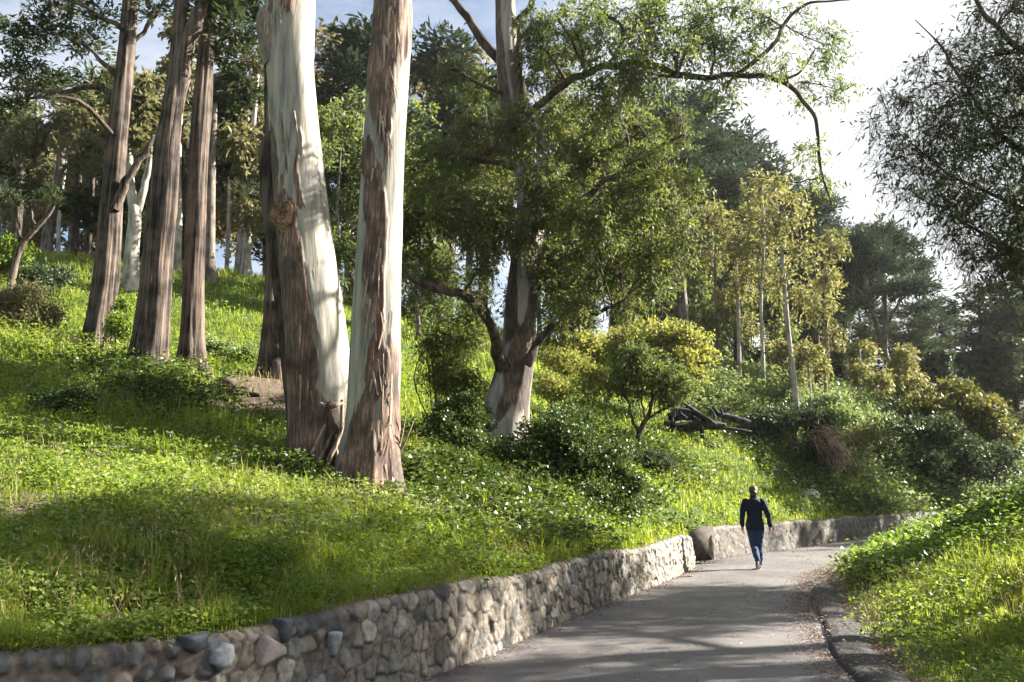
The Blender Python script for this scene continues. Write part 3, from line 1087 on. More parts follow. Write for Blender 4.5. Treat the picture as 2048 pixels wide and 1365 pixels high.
foliage(l_, t_, [(top[0] + dx, top[1] + dy, top[2] + dz, 1.8, 1.8, 1.3) for dx, dy, dz in [(-1.5, 0, 0), (1.2, 1.2, -.8), (0, -1, 1), (.6, .8, 2)]], 'hang', 5000, .2, .05, 20, .4, .02, sk)
l_.build('crown', G['euc'], root); t_.build('branches', G['twig'], root, smooth=True)
# splinter twigs sticking out low on the right side
tw = Buf()
a0 = P(790, 915, 13.0)
for (x, y) in [(828, 842), (818, 868), (812, 830)]:
    tube(tw, [[*a0, .022], [*P((790 + x) / 2 + 2, (915 + y) / 2 + 3, 12.95), .014], [*P(x, y, 12.9), .004]], 5, 8)
tw.build('broken_twigs', G['strip'], root)

# left-hand, leaning one
T2 = rooted(pl([(650, 975, 140), (650, 900, 130), (636, 700, 126), (613, 500, 116), (594, 300, 102), (581, 150, 100), (580, 50, 106), (585, -60, 100), (592, -300, 80), (600, -800, 52)], 14.6))
z2 = [(-.55, 520, .62, 85), (-.5, 640, .62, 100), (-.42, 760, .7, 110), (-.2, 880, .9, 90), (.9, 900, .5, 60), (-.95, 380, .3, 140), (.1, 370, .14, 70), (-.3, 300, .10, 60), (.2, 300, .07, 50),
      (.1, 20, .3, 30), (-.6, 30, .15, 60), (-.4, 440, .4, 40), (.25, 430, .06, 30), (.2, 560, .05, 20)]
root = thing('eucalyptus_tree', 'leaning cream and brown eucalyptus with a round burl, left one of the foreground pair', 'tree', T2[0][:3])
tb = Buf(); c2, r2 = tube(tb, T2, 112, 400, patches(z2, 14.6, 0, 47, 925))
tb.build('trunk', G['euc_bark'], root, smooth=True)
strips(34, T2[1:8], 14.6, [(-.3, 480, .3, 60), (.1, 330, .4, 60), (-.3, 750, .3, 80), (.3, 870, .3, 40), (.1, 20, .3, 20)], 9, 'bark_strip', root)
# the burl: a thick knot of bark rings round a hollow
bu = Buf()
cb = P(583, 447, 14.6) + np.array([0, -M(116, 14.6) / 2 * .80, 0])
nrm = unit(np.array([-.28, -1, .05])); X_ = unit(np.cross(nrm, [0, 0, 1.])); Z_ = np.cross(X_, nrm)
na, nb = 56, 22
aa = np.linspace(0, 2 * np.pi, na, endpoint=False)
VV = []
for k in range(nb):
    f = k / (nb - 1)
    rad = .275 * (1 - f) + .008
    hgt = .16 * math.sin(min(1, f * 2.1) * math.pi / 2) - .085 * sstep(np.array(f), .52, .8)
    rp = rad * (1 + .14 * np.sin(aa * 3 + 1) + .12 * (vnoise(np.stack([np.cos(aa) * 2, np.sin(aa) * 2, aa * 0 + f * 6], -1), 1, 4) - .5))
    hh = hgt + .03 * np.sin(f * 34 + aa) * (f < .95) + .03 * (vnoise(np.stack([np.cos(aa) * 3, np.sin(aa) * 3, aa * 0 + f * 9], -1), 1, 8) - .5)
    VV.append(cb + X_ * (np.cos(aa) * rp)[:, None] + Z_ * (np.sin(aa) * rp * 1.12)[:, None] + nrm * hh[:, None] - nrm * .02)
VV = np.concatenate(VV)
i = np.arange(nb - 1)[:, None] * na; j = np.arange(na)[None]
Q = np.stack([i + j, i + (j + 1) % na, i + na + (j + 1) % na, i + na + j], -1).reshape(-1, 4)
bu.add(VV, Q)
bu.build('burl', bark_mat('burl_bark', (.05, .03, .022), (.30, .19, .12), (9, 9, 9), .7), root, smooth=True)
# broken limb scar on the left side, high up, and the dark flap of old bark
sc = Buf()
tube(sc, [[*P(556, 130, 14.5), .26], [*P(543, 75, 14.45), .25], [*P(534, 40, 14.4), .20], [*P(531, 22, 14.4), .12]], 20, 20, ridged(.08, 1.8, 4))
sc.build('limb_stub', G['euc_bark'], root, smooth=True)
fb = Buf()
tube(fb, [[*P(588, 860, 14.75), .10], [*P(574, 700, 14.75), .13], [*P(560, 560, 14.75), .15], [*P(545, 420, 14.75), .19], [*P(538, 340, 14.75), .17], [*P(534, 290, 14.7), .13], [*P(545, 262, 14.7), .04]], 18, 30, ridged(.16, 2.0, 6))
fb.build('bark_flap', G['darkbark'], root, smooth=True)
l_, t_ = Buf(), Buf()
top = c2[-1]
foliage(l_, t_, [(top[0] + dx, top[1] + dy, top[2] + dz, 1.8, 1.8, 1.3) for dx, dy, dz in [(-1.5, 0, 0), (.6, 1.2, -.8), (0, -1, 1)]], 'hang', 4000, .2, .05, 20, .4, .02, np.column_stack([c2, r2])[300:])
l_.build('crown', G['euc'], root); t_.build('branches', G['twig'], root, smooth=True)

# shattered stump and slabs of bark wedged between the two
base = P(672, 965, 13.9); base[2] = gz(base[0], base[1])
root = thing('broken_stump', 'dark shattered stump with slabs of bark wedged between the foreground pair of trunks', 'stump', base)
sb_ = Buf()
tube(sb_, [[base[0], base[1], base[2] - .2, .26], [*P(668, 900, 13.9), .20], [*P(670, 850, 13.9), .15], [*P(655, 806, 13.9), .07]], 18, 22, ridged(.22, 2.5, 3))
sb_.build('trunk', G['darkbark'], root, smooth=True)
sb_ = Buf()
for (xa, ya, xb_, yb_, w_) in [(645, 955, 690, 845, .05), (628, 940, 668, 860, .045), (676, 960, 684, 800, .06), (655, 812, 640, 806, .05), (660, 815, 688, 808, .05), (690, 955, 672, 870, .04), (615, 930, 650, 850, .03)]:
    a = P(xa, ya, 13.55); b2 = P(xb_, yb_, 13.75)
    tube(sb_, [[*a, w_], [*((a + b2) / 2 + rng.normal(size=3) * .03), w_ * .9], [*b2, w_ * .4]], 7, 9, ridged(.25, 2, 8))
sb_.build('bark_slabs', G['strip'], root, smooth=True)

# ============================================================ reddish trunks up the slope
def cyp_blobs(spec, D):
    return [pxblob(x, y, r, D + rng.normal() * 1.2, .9, ry) for x, y, r, ry in spec]


make_tree('cypress_tree', 'reddish cypress trunk leaning right at far left, its dark canopy above', 'tree',
          slim(rooted(pl([(192, 705, 74), (200, 640, 62), (212, 560, 56), (221, 450, 52), (232, 300, 48), (248, 150, 42), (262, 0, 36), (275, -200, 30), (290, -500, 18)], 24))), G['red'],
          limbs=[pl([(226, 190, 16), (190, 175, 12), (120, 185, 9), (40, 180, 5)], 24), pl([(240, 160, 14), (200, 120, 9), (150, 80, 6), (60, 60, 4)], 24), pl([(250, 100, 13), (300, 50, 8), (330, 0, 5)], 24.5),
                 pl([(228, 420, 22), (262, 345, 15), (300, 290, 10), (306, 270, 7)], 23.8), pl([(246, 60, 12), (180, 20, 8), (100, -20, 5)], 23.5)],
          blobs=cyp_blobs([(30, 75, 60, 26), (95, 60, 60, 24), (165, 88, 45, 22), (60, 165, 60, 22), (130, 178, 55, 20), (20, 200, 50, 20), (190, 165, 40, 20), (200, 40, 45, 22), (120, 10, 60, 20), (310, 25, 40, 22), (30, 120, 45, 12), (270, -60, 100, 40), (60, -50, 100, 30)], 24),
          leaf='cyp', kind='cyp', nleaf=12000, L=.24, W=.07, ncl=24, sig=.32, nseg=56, rings=160, disp=ridged(.22, 3.0, 14, .35, 6, .7))
make_tree('cypress_tree', 'thickest dark reddish cypress trunk forking high up, with a flared foot in the grass', 'tree',
          slim(rooted(pl([(292, 752, 112), (296, 710, 88), (305, 640, 78), (316, 500, 68), (326, 400, 64), (333, 300, 60), (341, 250, 54), (351, 150, 38), (358, 60, 32), (362, -20, 28), (366, -200, 22)], 20))), G['red'],
          limbs=[pl([(344, 270, 30), (357, 180, 34), (371, 110, 32), (392, 40, 30), (414, -20, 24), (440, -120, 16)], 20.0), pl([(318, 465, 16), (345, 440, 12), (352, 420, 8)], 20.2)],
          blobs=cyp_blobs([(420, 20, 50, 22), (470, 60, 45, 20), (440, 110, 40, 16), (350, -60, 80, 30), (490, 10, 50, 22), (500, 100, 30, 16)], 21),
          leaf='cyp', kind='cyp', nleaf=6000, L=.23, W=.065, ncl=22, sig=.29, nseg=72, rings=170, disp=ridged(.24, 3.2, 31, .30, 7, .6))
make_tree('cypress_tree', 'pinkish fluted cypress trunk standing just right of the thickest dark one', 'tree',
          slim(rooted(pl([(386, 760, 84), (385, 715, 62), (386, 640, 52), (390, 500, 47), (394, 400, 46), (398, 300, 44), (405, 200, 42), (413, 100, 38), (421, 0, 34), (430, -200, 26), (440, -500, 16)], 20.8))), G['red'],
          limbs=[pl([(402, 745, 26), (418, 752, 18), (436, 766, 9)], 20.4), pl([(400, 330, 10), (370, 300, 8), (362, 270, 6), (372, 240, 4)], 20.8)],
          blobs=cyp_blobs([(450, -80, 80, 30), (500, -40, 60, 24), (540, 40, 25, 14)], 21),
          leaf='cyp', kind='cyp', nleaf=4500, L=.28, W=.09, ncl=22, sig=.27, nseg=56, rings=170, disp=ridged(.26, 2.6, 52, .30, 5, .5))
make_tree('cypress_tree', 'reddish cypress trunk with a sawn stub beside it, half hidden behind the leaning trunk', 'tree',
          slim(rooted(pl([(536, 758, 64), (537, 715, 44), (541, 640, 34), (544, 560, 31), (546, 480, 30), (543, 400, 28), (540, 300, 26), (538, 150, 22), (540, -100, 18)], 22))), G['red'],
          limbs=[pl([(556, 762, 34), (555, 700, 26), (553, 640, 24), (553, 604, 22)], 21.8), pl([(545, 430, 12), (520, 400, 9), (497, 390, 6)], 22)],
          blobs=cyp_blobs([(490, 120, 30, 14), (500, 385, 22, 10), (520, -60, 70, 30)], 23), leaf='cyp', kind='cyp', nleaf=4500, L=.2, W=.045, ncl=22, sig=.32, nseg=40, rings=120,
          disp=ridged(.24, 2.6, 61, .35, 5, .5), limbname='side_stem')

# ============================================================ trunks further up the left slope
bgl = [
    ('eucalyptus_tree', 'pale grey trunk forking into a V behind the thickest cypress', [(262, 582, 32), (264, 500, 28), (270, 430, 25), (262, 380, 18), (258, 300, 14), (255, 200, 11)], 32, 'palebark',
     [[(270, 430, 18), (288, 380, 14), (302, 300, 11), (300, 240, 8)]]),
    ('eucalyptus_tree', 'slim pale straight trunk between the two middle cypress trunks', [(357, 520, 15), (358, 430, 13), (357, 340, 11), (362, 200, 9), (366, 60, 7)], 36, 'palebark', []),
    ('pine_tree', 'dark upright trunk just right of the pinkish cypress', [(420, 565, 26), (419, 520, 22), (421, 420, 20), (424, 300, 17), (430, 150, 13)], 34, 'greybark', []),
    ('cypress_tree', 'small pale trunk with spread roots on the sunlit upper slope', [(492, 553, 28), (493, 520, 18), (497, 450, 16), (500, 390, 14), (505, 280, 11), (515, 150, 8)], 38, 'palebark', []),
    ('pine_tree', 'leaning grey trunk on the ridge left of the cypress trunks', [(92, 505, 24), (100, 440, 22), (112, 380, 20), (122, 320, 16), (128, 220, 12)], 42, 'greybark', []),
    ('pine_tree', 'dark trunk on the ridge at the left edge', [(30, 480, 22), (36, 420, 20), (42, 340, 16), (50, 230, 12)], 44, 'darkbark', []),
    ('pine_tree', 'slender dark trunk half hidden between ridge trees', [(150, 520, 16), (152, 450, 14), (158, 360, 11), (165, 250, 8)], 43, 'darkbark', []),
    ('eucalyptus_tree', 'thin pale trunk high on the slope, left of the small rooted one', [(455, 520, 9), (457, 450, 8), (460, 340, 7), (468, 200, 5)], 46, 'palebark', []),
    ('eucalyptus_tree', 'thin grey trunk between the first reddish cypress and the forking pale one', [(245, 540, 9), (240, 440, 8), (236, 330, 6), (240, 220, 5)], 42, 'greybark', []),
    ('pine_tree', 'slim dark trunk on the ridge just left of the first reddish cypress', [(178, 520, 12), (182, 430, 11), (186, 330, 9), (190, 230, 6)], 46, 'darkbark', []),
    ('eucalyptus_tree', 'slim tilted pale trunk on the ridge between the leaning grey and slender dark trunks', [(122, 510, 9), (118, 440, 8), (128, 350, 7), (145, 250, 5)], 48, 'palebark', []),
]
bl_crowns = [
    [(250, 170, 45), (300, 200, 40), (285, 260, 30)], [(360, 150, 30), (350, 240, 25), (375, 60, 30)], [(440, 230, 45), (470, 180, 40), (430, 330, 30)],
    [(510, 230, 40), (480, 280, 45), (520, 320, 40), (500, 420, 25)], [(110, 240, 60), (60, 280, 50), (160, 300, 45), (90, 340, 30)], [(30, 260, 55), (0, 330, 40), (60, 380, 26)], [(170, 230, 45), (190, 320, 40), (150, 400, 30), (190, 430, 30)], [(470, 170, 26), (450, 220, 22)], [(245, 210, 24), (230, 260, 20)], [(190, 210, 26), (205, 260, 20)], [(150, 230, 24), (130, 290, 20)]]
for k, (nm, lb, tr, D, bk, lm) in enumerate(bgl):
    make_tree(nm, lb, 'tree', rooted(pl(tr, D)), G[bk], [pl(q, D) for q in lm], [pxblob(x, y, r, D + rng.normal() * 2.0, 1.1) for x, y, r in bl_crowns[k]],
              'olive' if k not in (2, 5, 6) else 'cyp', 'hang' if k not in (2, 5, 6) else 'cyp', (5500 if k < 7 else 2000), .34, .14, 22, .42, nseg=18, disp=ridged(.10, 2, 70 + k, .5, 5, .5), twig_r=.02)
make_tree('small_tree', 'small crooked reddish tree leaning over the bushes at the left edge', 'tree', rooted(pl([(18, 585, 16), (28, 540, 14), (44, 490, 12), (70, 460, 10), (100, 425, 8), (112, 400, 5)], 26)), G['red'],
          [pl([(44, 490, 9), (38, 450, 6), (34, 420, 3)], 26), pl([(70, 460, 7), (64, 430, 5), (60, 400, 3)], 26), pl([(0, 410, 8), (14, 395, 6), (26, 380, 4)], 26)], [pxblob(20, 395, 22, 26), pxblob(100, 395, 18, 26)],
          'cyp', 'cyp', 1500, .16, .04, 14, .25, nseg=12, disp=ridged(.12, 2, 8))


# ============================================================ shrubs
def shrub(name, label, blobs, leaf, n, L, W, stems=6, cat='shrub', kind='up', base=None, ncl=30, sig=.16, group=None, twig='twig', tint_var=.35, dark_stems=None):
    blobs = list(blobs)
    for b in list(blobs):
        for _ in range(3):
            d_ = unit(rng.normal(size=3)); d_[2] = abs(d_[2]) * .9
            f_ = rng.uniform(.3, .55)
            blobs.append((b[0] + d_[0] * b[3] * .95, b[1] + d_[1] * b[4] * .95, b[2] + d_[2] * b[5] * .95, b[3] * f_, b[4] * f_, b[5] * f_))
    cx = np.mean([b[0] for b in blobs]); cyy = np.mean([b[1] for b in blobs])
    if base is None:
        base = np.array([cx, cyy, gz(cx, cyy)])
    root = thing(name, label, cat, base, group)
    t_ = Buf(); l_ = Buf()
    for k, b in enumerate(blobs):
        c = np.array(b[:3])
        foot = np.array([base[0] + (c[0] - base[0]) * .6 + rng.normal() * .08, base[1] + (c[1] - base[1]) * .6 + rng.normal() * .08, 0])
        foot[2] = gz(foot[0], foot[1]) - .05
        for q in range(max(1, stems // len(blobs))):
            e = c + rng.normal(size=3) * np.array(b[3:6]) * .3
            mid = (foot + e) / 2 + rng.normal(size=3) * .12 * np.linalg.norm(e - foot)
            tube(t_, [[*foot, .022], [*mid, .016], [*e, .006]], 5, 8)
    foliage(l_, t_, blobs, kind, n, L, W, ncl, sig, .006, None, tint_var=tint_var)
    l_.build('foliage', G[leaf], root)
    t_.build('stems', G[twig], root, smooth=True)
    return root


shrub('bush', 'rounded green bush at the left edge, below the crooked reddish tree', [pxblob(50, 615, 52, 24, 1, 38), pxblob(5, 620, 42, 24, 1, 36), pxblob(92, 632, 28, 23.6, 1, 22), pxblob(60, 650, 50, 23.5, 1, 20)], 'olive', 15000, .10, .04, ncl=46, sig=.22)
shrub('bush', 'green bush on the skyline at the left edge', [pxblob(25, 505, 36, 31, 1, 26), pxblob(-10, 530, 40, 31, 1, 26)], 'weed', 6000, .15, .06, sig=.22)
shrub('bush', 'low dull bush in shade between the left bush and the first cypress', [pxblob(75, 560, 36, 28, 1, 22), pxblob(115, 555, 25, 29, 1, 16)], 'dull', 4000, .14, .06, sig=.2)
shrub('bush', 'leafy clump in the gap between the first and the thickest cypress', [pxblob(243, 655, 20, 22.5, 1, 26), pxblob(250, 620, 16, 23, 1, 18)], 'weed', 4500, .09, .05, sig=.15)
shrub('ivy_stump', 'square dark stump smothered in ivy on the sunny left slope', [pxblob(158, 806, 26, 14.6, 1, 32), pxblob(128, 815, 34, 14.8, 1, 28), pxblob(90, 820, 30, 15, 1, 18)], 'ivy', 15000, .05, .042, cat='stump', sig=.10, ncl=60)
for k, (a_, lb) in enumerate([((430, 700, 28, 24, 1, 16), 'pale leafy clump behind the pinkish cypress foot'), ((480, 715, 36, 24, 1, 16), 'pale leafy clump left of the stubbed cypress')]):
    shrub('bush', lb, [pxblob(*a_)], 'pale', 4500, .09, .06, sig=.16, group='pale clumps behind the cypress trunks')

# ============================================================ the big ivy-footed tree in the middle
MT = rooted(pl([(1000, 905, 140), (1008, 850, 104), (1022, 775, 82), (1036, 700, 70), (1042, 620, 64), (1050, 520, 62), (1062, 430, 56), (1052, 340, 54), (1030, 250, 52), (1018, 150, 50), (1012, 50, 46), (1006, -60, 42), (1000, -250, 32), (1000, -500, 18)], 19.3), .3)
MT[6][1] += .1
m_limbs = [pl([(1006, 735, 34, 19.0), (993, 690, 24, 18.6), (980, 645, 20, 18.2), (940, 600, 18, 17.8), (880, 577, 16, 17.4), (820, 555, 13, 17.2), (770, 520, 8, 17.2)], 19),
           pl([(1052, 730, 26), (1072, 690, 16), (1096, 660, 13), (1135, 640, 11), (1190, 628, 8), (1250, 600, 5)], 18.6),
           pl([(1075, 455, 20), (1110, 425, 18), (1160, 400, 16), (1225, 355, 13), (1300, 300, 9), (1370, 270, 5)], 19),
           pl([(1010, 130, 24), (985, 105, 22), (950, 60, 18), (905, -5, 15), (860, -60, 10)], 19.6),
           pl([(1020, 60, 18), (1050, 30, 14), (1068, -10, 12), (1090, -80, 8)], 19.2),
           pl([(1030, 270, 30), (1039, 180, 26), (1037, 90, 16), (1045, 40, 8)], 19.0),
           pl([(1040, 250, 18, 19.3), (1120, 175, 16, 18.8), (1210, 132, 15, 18.4), (1300, 134, 15, 18), (1390, 153, 13, 17.8), (1480, 153, 11, 17.6), (1560, 160, 10, 17.4), (1605, 200, 9, 17.3), (1632, 245, 8, 17.2),
               (1637, 300, 7, 17.2), (1645, 360, 5, 17.2), (1664, 408, 3, 17.2)], 18),
           pl([(1470, 152, 10, 17.6), (1545, 95, 9, 17.6), (1565, 50, 9, 17.7), (1610, 10, 6, 17.8), (1700, 0, 3, 18)], 17.6),
           pl([(1560, 160, 6, 17.4), (1600, 145, 5, 17.2), (1630, 100, 3, 17)], 17.4),
           pl([(1640, 355, 4, 17.2), (1610, 362, 3, 17.2), (1590, 366, 2, 17.2)], 17.2),
           pl([(1225, 120, 8, 18.4), (1245, 60, 8, 18.4), (1190, 10, 6, 18.4)], 18.4),
           pl([(978, 640, 10, 18.2), (968, 590, 8, 18.2), (955, 540, 5, 18.2)], 18.2)]
mb = [(880, 400, 80), (850, 480, 70), (900, 330, 60), (950, 440, 65), (960, 330, 60), (1100, 130, 60), (1130, 220, 75), (1200, 200, 70), (1250, 270, 70), (1180, 320, 75), (1250, 400, 80),
      (1180, 450, 80), (1120, 530, 65), (1010, 420, 50), (1290, 480, 60), (1090, 340, 55), (1060, 260, 55), (1310, 330, 60), (900, 540, 45), (1220, 560, 60), (1300, 560, 50), (830, 360, 50), (1100, 420, 55), (1140, 610, 45), (990, 520, 36),
      (1000, 290, 40), (930, 250, 40), (1340, 420, 40), (1160, 90, 45)]
mb += [(840, 320, 40), (820, 430, 40), (860, 560, 36), (1270, 150, 44), (1350, 260, 44), (1370, 360, 38), (1350, 500, 36), (1260, 600, 40), (1040, 170, 36), (1080, 60, 36), (1020, 350, 40), (1050, 470, 36), (1170, 560, 40), (940, 180, 36), (900, 130, 30), (1380, 460, 28), (800, 520, 28),
       (1030, 250, 40), (1000, 160, 30), (1060, 560, 26), (1100, 660, 34), (980, 590, 30)]
Mblobs = [pxblob(x + rng.normal() * 12, y + rng.normal() * 10, r * rng.uniform(.7, 1.0), (18.0 if rng.random() < .5 else 20.2) + rng.normal() * .6, 1.0) for x, y, r in mb]
# sparse hanging sprays along the long limb at the top
m2 = [(1300, 60, 50), (1360, 100, 45), (1430, 60, 45), (1400, 20, 40), (1480, 110, 40), (1540, 60, 35), (1560, 130, 30), (1260, 20, 50), (1620, 300, 26), (1615, 180, 28), (1650, 90, 40), (1680, 180, 30), (1640, 350, 24), (1450, 190, 26), (1340, 170, 30), (1500, 20, 40),
      (1200, 60, 40), (1110, 30, 30), (1440, 130, 30), (1600, 30, 26), (1150, 60, 50), (1280, 100, 50), (1220, 130, 45), (1330, 30, 40), (1080, 90, 40), (1390, 70, 40), (1180, 10, 40)]
make_tree('eucalyptus_tree', 'big dark leafy eucalyptus in the middle with a twisted trunk and ivy round its foot', 'tree', MT, G['euc_grey'], m_limbs, Mblobs, 'euc', 'hang', 98000, .125, .037, 30, .25,
          nseg=72, rings=220, disp=patchy(ridged(.20, 2.0, 91, .30, 5, .6), 5), twig_r=.008, spray=True, limb_bark=G['darkbark'])
mroot = bpy.context.scene.objects[-1] if False else [o for o in col.objects if o.get('label', '').startswith('big dark leafy')][0]
l_, t_ = Buf(), Buf()
sk = np.concatenate([catmull(np.array(q), 40) for q in (m_limbs[6], m_limbs[7], m_limbs[10])])
foliage(l_, t_, [pxblob(x, y, r * 1.25, 18.0 + rng.normal() * .6, 1.0) for x, y, r in m2], 'hang', 24000, .135, .036, 18, .24, .006, sk)
l_.build('hanging_leaves', G['euc'], mroot); t_.build('hanging_twigs', G['twig'], mroot, smooth=True)

shrub('ivy_mound', 'dark ivy mound heaped against the left side of the middle tree', [pxblob(900, 865, 50, 18.2, 1, 50), pxblob(870, 895, 40, 18, 1, 34), pxblob(940, 905, 42, 17.8, 1, 40), pxblob(935, 845, 40, 18.6, 1, 46)],
      'ivy', 42000, .06, .05, sig=.13, ncl=90)
shrub('shrub', 'glossy dark shrub tumbling down towards the road in front of the middle tree', [pxblob(1040, 930, 62, 17.2, 1, 55), pxblob(1110, 900, 62, 17.4, 1, 60), pxblob(1180, 930, 65, 17.2, 1, 60), pxblob(1090, 985, 60, 16.6, 1, 36), pxblob(1180, 1000, 66, 16.6, 1, 40),
      pxblob(1245, 990, 45, 17, 1, 45), pxblob(1230, 1030, 45, 16.8, 1, 30), pxblob(1135, 850, 45, 17.8, 1, 36)], 'ivy', 70000, .062, .045, sig=.15, ncl=90, stems=24)
shrub('shrub', 'yellow green leafy shrub behind the arching limb of the middle tree', [pxblob(915, 680, 52, 20, 1, 50), pxblob(880, 740, 45, 20, 1, 36), pxblob(950, 640, 40, 20.6, 1, 40), pxblob(930, 770, 46, 19.8, 1, 34), pxblob(860, 690, 30, 20, 1, 24)],
      'euc', 20000, .09, .03, sig=.2, ncl=50, kind='hang')
shrub('shrub', 'sunlit golden acacia bush right of the middle tree', [pxblob(1310, 680, 55, 31, 1, 38), pxblob(1380, 700, 48, 31, 1, 42), pxblob(1395, 730, 36, 30.6, 1, 36), pxblob(1250, 700, 44, 31, 1, 36), pxblob(1340, 735, 50, 30, 1, 40), pxblob(1180, 700, 40, 30, 1, 30)],
      'bright', 26000, .15, .07, sig=.24, ncl=60, stems=18)
shrub('shrub', 'small yellow green bush between the middle tree and the golden acacia', [pxblob(1130, 730, 44, 26, 1, 30), pxblob(1190, 770, 42, 26, 1, 30), pxblob(1110, 780, 34, 25, 1, 26)], 'bright', 11000, .10, .045, sig=.2, ncl=40)
make_tree('small_tree', 'small dark olive tree with a thin forked trunk in front of the golden acacia', 'tree', rooted(pl([(1277, 900, 14), (1276, 878, 12), (1286, 850, 11), (1298, 828, 8), (1305, 790, 6), (1300, 750, 4)], 26)), G['darkbark'],
          [pl([(1278, 868, 8), (1264, 838, 6), (1258, 810, 5), (1245, 780, 3)], 26), pl([(1292, 840, 7), (1320, 822, 5), (1345, 812, 3)], 26), pl([(1290, 836, 5), (1282, 800, 4), (1284, 760, 3)], 26)],
          [pxblob(1290, 750, 48, 26, 1, 40), pxblob(1250, 770, 36, 26, 1, 34), pxblob(1335, 760, 38, 26, 1, 34), pxblob(1280, 715, 34, 26, 1, 26), pxblob(1330, 800, 26, 26, 1, 18), pxblob(1370, 780, 22, 26, 1, 26)],
          'euc', 'up', 17000, .10, .045, 34, .2, nseg=10, disp=ridged(.1, 2, 4), twig_r=.008)
shrub('shrub', 'low dark bush at the foot of the small olive tree', [pxblob(1270, 920, 40, 24.5, 1, 18), pxblob(1320, 930, 36, 24.5, 1, 14)], 'dull', 7000, .07, .045, sig=.14)

# ============================================================ slope right of the person
log0 = P(1400, 872, 30); log0[2] = gz(log0[0], log0[1])
root = thing('fallen_tree', 'heap of black fallen trunk and crooked dead branches lying on the slope', 'log', log0)
lbuf = Buf()
tube(lbuf, pl([(1318, 862, 20), (1360, 858, 24), (1405, 850, 22), (1452, 852, 9)], 29.3), 18, 30, ridged(.2, 2.4, 3)); lbuf.build('main_trunk', G['burnt'], root, smooth=True)
lbuf = Buf()
tube(lbuf, pl([(1338, 836, 20), (1375, 830, 22), (1412, 842, 16), (1442, 858, 8)], 29.9), 18, 30, ridged(.2, 2.4, 4)); lbuf.build('second_trunk', G['burnt'], root, smooth=True)
for seq in [[(1500, 848, 15), (1462, 836, 14), (1436, 828, 10), (1426, 814, 5)], [(1385, 835, 11), (1400, 850, 10), (1406, 876, 8)], [(1345, 852, 9), (1343, 828, 8), (1350, 812, 5)], [(1350, 818, 7), (1388, 826, 8), (1425, 854, 6)],
            [(1366, 806, 5), (1392, 824, 7), (1432, 850, 7)], [(1425, 856, 8), (1460, 858, 7), (1502, 864, 5)], [(1430, 836, 7), (1424, 822, 5), (1410, 814, 3)], [(1434, 830, 6), (1446, 818, 4), (1443, 806, 2)],
            [(1400, 828, 7), (1380, 816, 6), (1358, 822, 4)], [(1328, 846, 8), (1365, 852, 8), (1400, 846, 6)], [(1440, 828, 5), (1458, 820, 4), (1462, 808, 2)], [(1372, 826, 5), (1376, 806, 4), (1388, 794, 2)], [(1330, 850, 5), (1310, 858, 4), (1292, 862, 2)]]:
    lbuf = Buf(); tube(lbuf, pl(seq, 28.9 + rng.random() * 1.0), 8, 16, ridged(.2, 2, 5)); lbuf.build('dead_branch', G['burnt'], root, smooth=True)
for _ in range(16):
    x0 = rng.uniform(1335, 1450); y0 = rng.uniform(828, 850)
    a = rng.uniform(-2.8, -.3); ln = rng.uniform(14, 34)
    x1, y1 = x0 + math.cos(a) * ln, y0 + math.sin(a) * ln * .8
    lbuf = Buf(); d_ = 28.9 + rng.random() * 1.1
    tube(lbuf, pl([(x0, y0, 5), ((x0 + x1) / 2 + rng.normal() * 3, (y0 + y1) / 2 + rng.normal() * 3, 3.6), (x1, y1, 1.6)], d_), 6, 10, ridged(.15, 2, 5)); lbuf.build('dead_branch', G['burnt'], root, smooth=True)

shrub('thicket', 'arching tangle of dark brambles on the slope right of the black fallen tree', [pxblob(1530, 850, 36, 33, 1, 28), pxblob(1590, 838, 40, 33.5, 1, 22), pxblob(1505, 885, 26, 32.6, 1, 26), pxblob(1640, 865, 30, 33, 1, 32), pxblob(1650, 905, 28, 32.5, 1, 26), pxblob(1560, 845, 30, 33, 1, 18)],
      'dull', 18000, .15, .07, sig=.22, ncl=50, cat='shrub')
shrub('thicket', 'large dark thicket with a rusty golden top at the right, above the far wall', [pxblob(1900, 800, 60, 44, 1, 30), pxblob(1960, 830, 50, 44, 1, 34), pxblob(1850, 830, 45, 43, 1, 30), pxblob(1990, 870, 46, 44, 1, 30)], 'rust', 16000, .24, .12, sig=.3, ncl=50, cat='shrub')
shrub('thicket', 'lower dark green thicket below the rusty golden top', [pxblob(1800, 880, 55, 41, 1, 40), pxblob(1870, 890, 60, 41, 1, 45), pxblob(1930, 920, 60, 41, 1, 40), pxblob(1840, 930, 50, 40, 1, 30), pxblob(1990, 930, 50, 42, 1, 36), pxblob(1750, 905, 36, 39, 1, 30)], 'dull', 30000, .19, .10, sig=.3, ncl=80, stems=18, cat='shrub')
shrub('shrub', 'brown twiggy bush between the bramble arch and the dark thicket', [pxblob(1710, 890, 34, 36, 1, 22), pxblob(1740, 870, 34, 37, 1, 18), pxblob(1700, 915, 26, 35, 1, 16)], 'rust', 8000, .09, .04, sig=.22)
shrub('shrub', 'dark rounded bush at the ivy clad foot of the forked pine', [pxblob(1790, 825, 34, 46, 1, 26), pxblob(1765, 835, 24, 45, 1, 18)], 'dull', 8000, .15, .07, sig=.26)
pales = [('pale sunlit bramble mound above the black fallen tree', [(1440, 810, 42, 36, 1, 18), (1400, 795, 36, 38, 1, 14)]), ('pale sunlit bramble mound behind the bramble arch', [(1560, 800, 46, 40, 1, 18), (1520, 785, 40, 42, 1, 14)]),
         ('pale sunlit bramble mound at the foot of the leaning sapling', [(1640, 810, 46, 41, 1, 18), (1680, 835, 40, 40, 1, 14)]), ('pale sunlit bramble mound left of the dark rounded bush', [(1710, 820, 40, 44, 1, 18), (1740, 845, 34, 42, 1, 14)])]
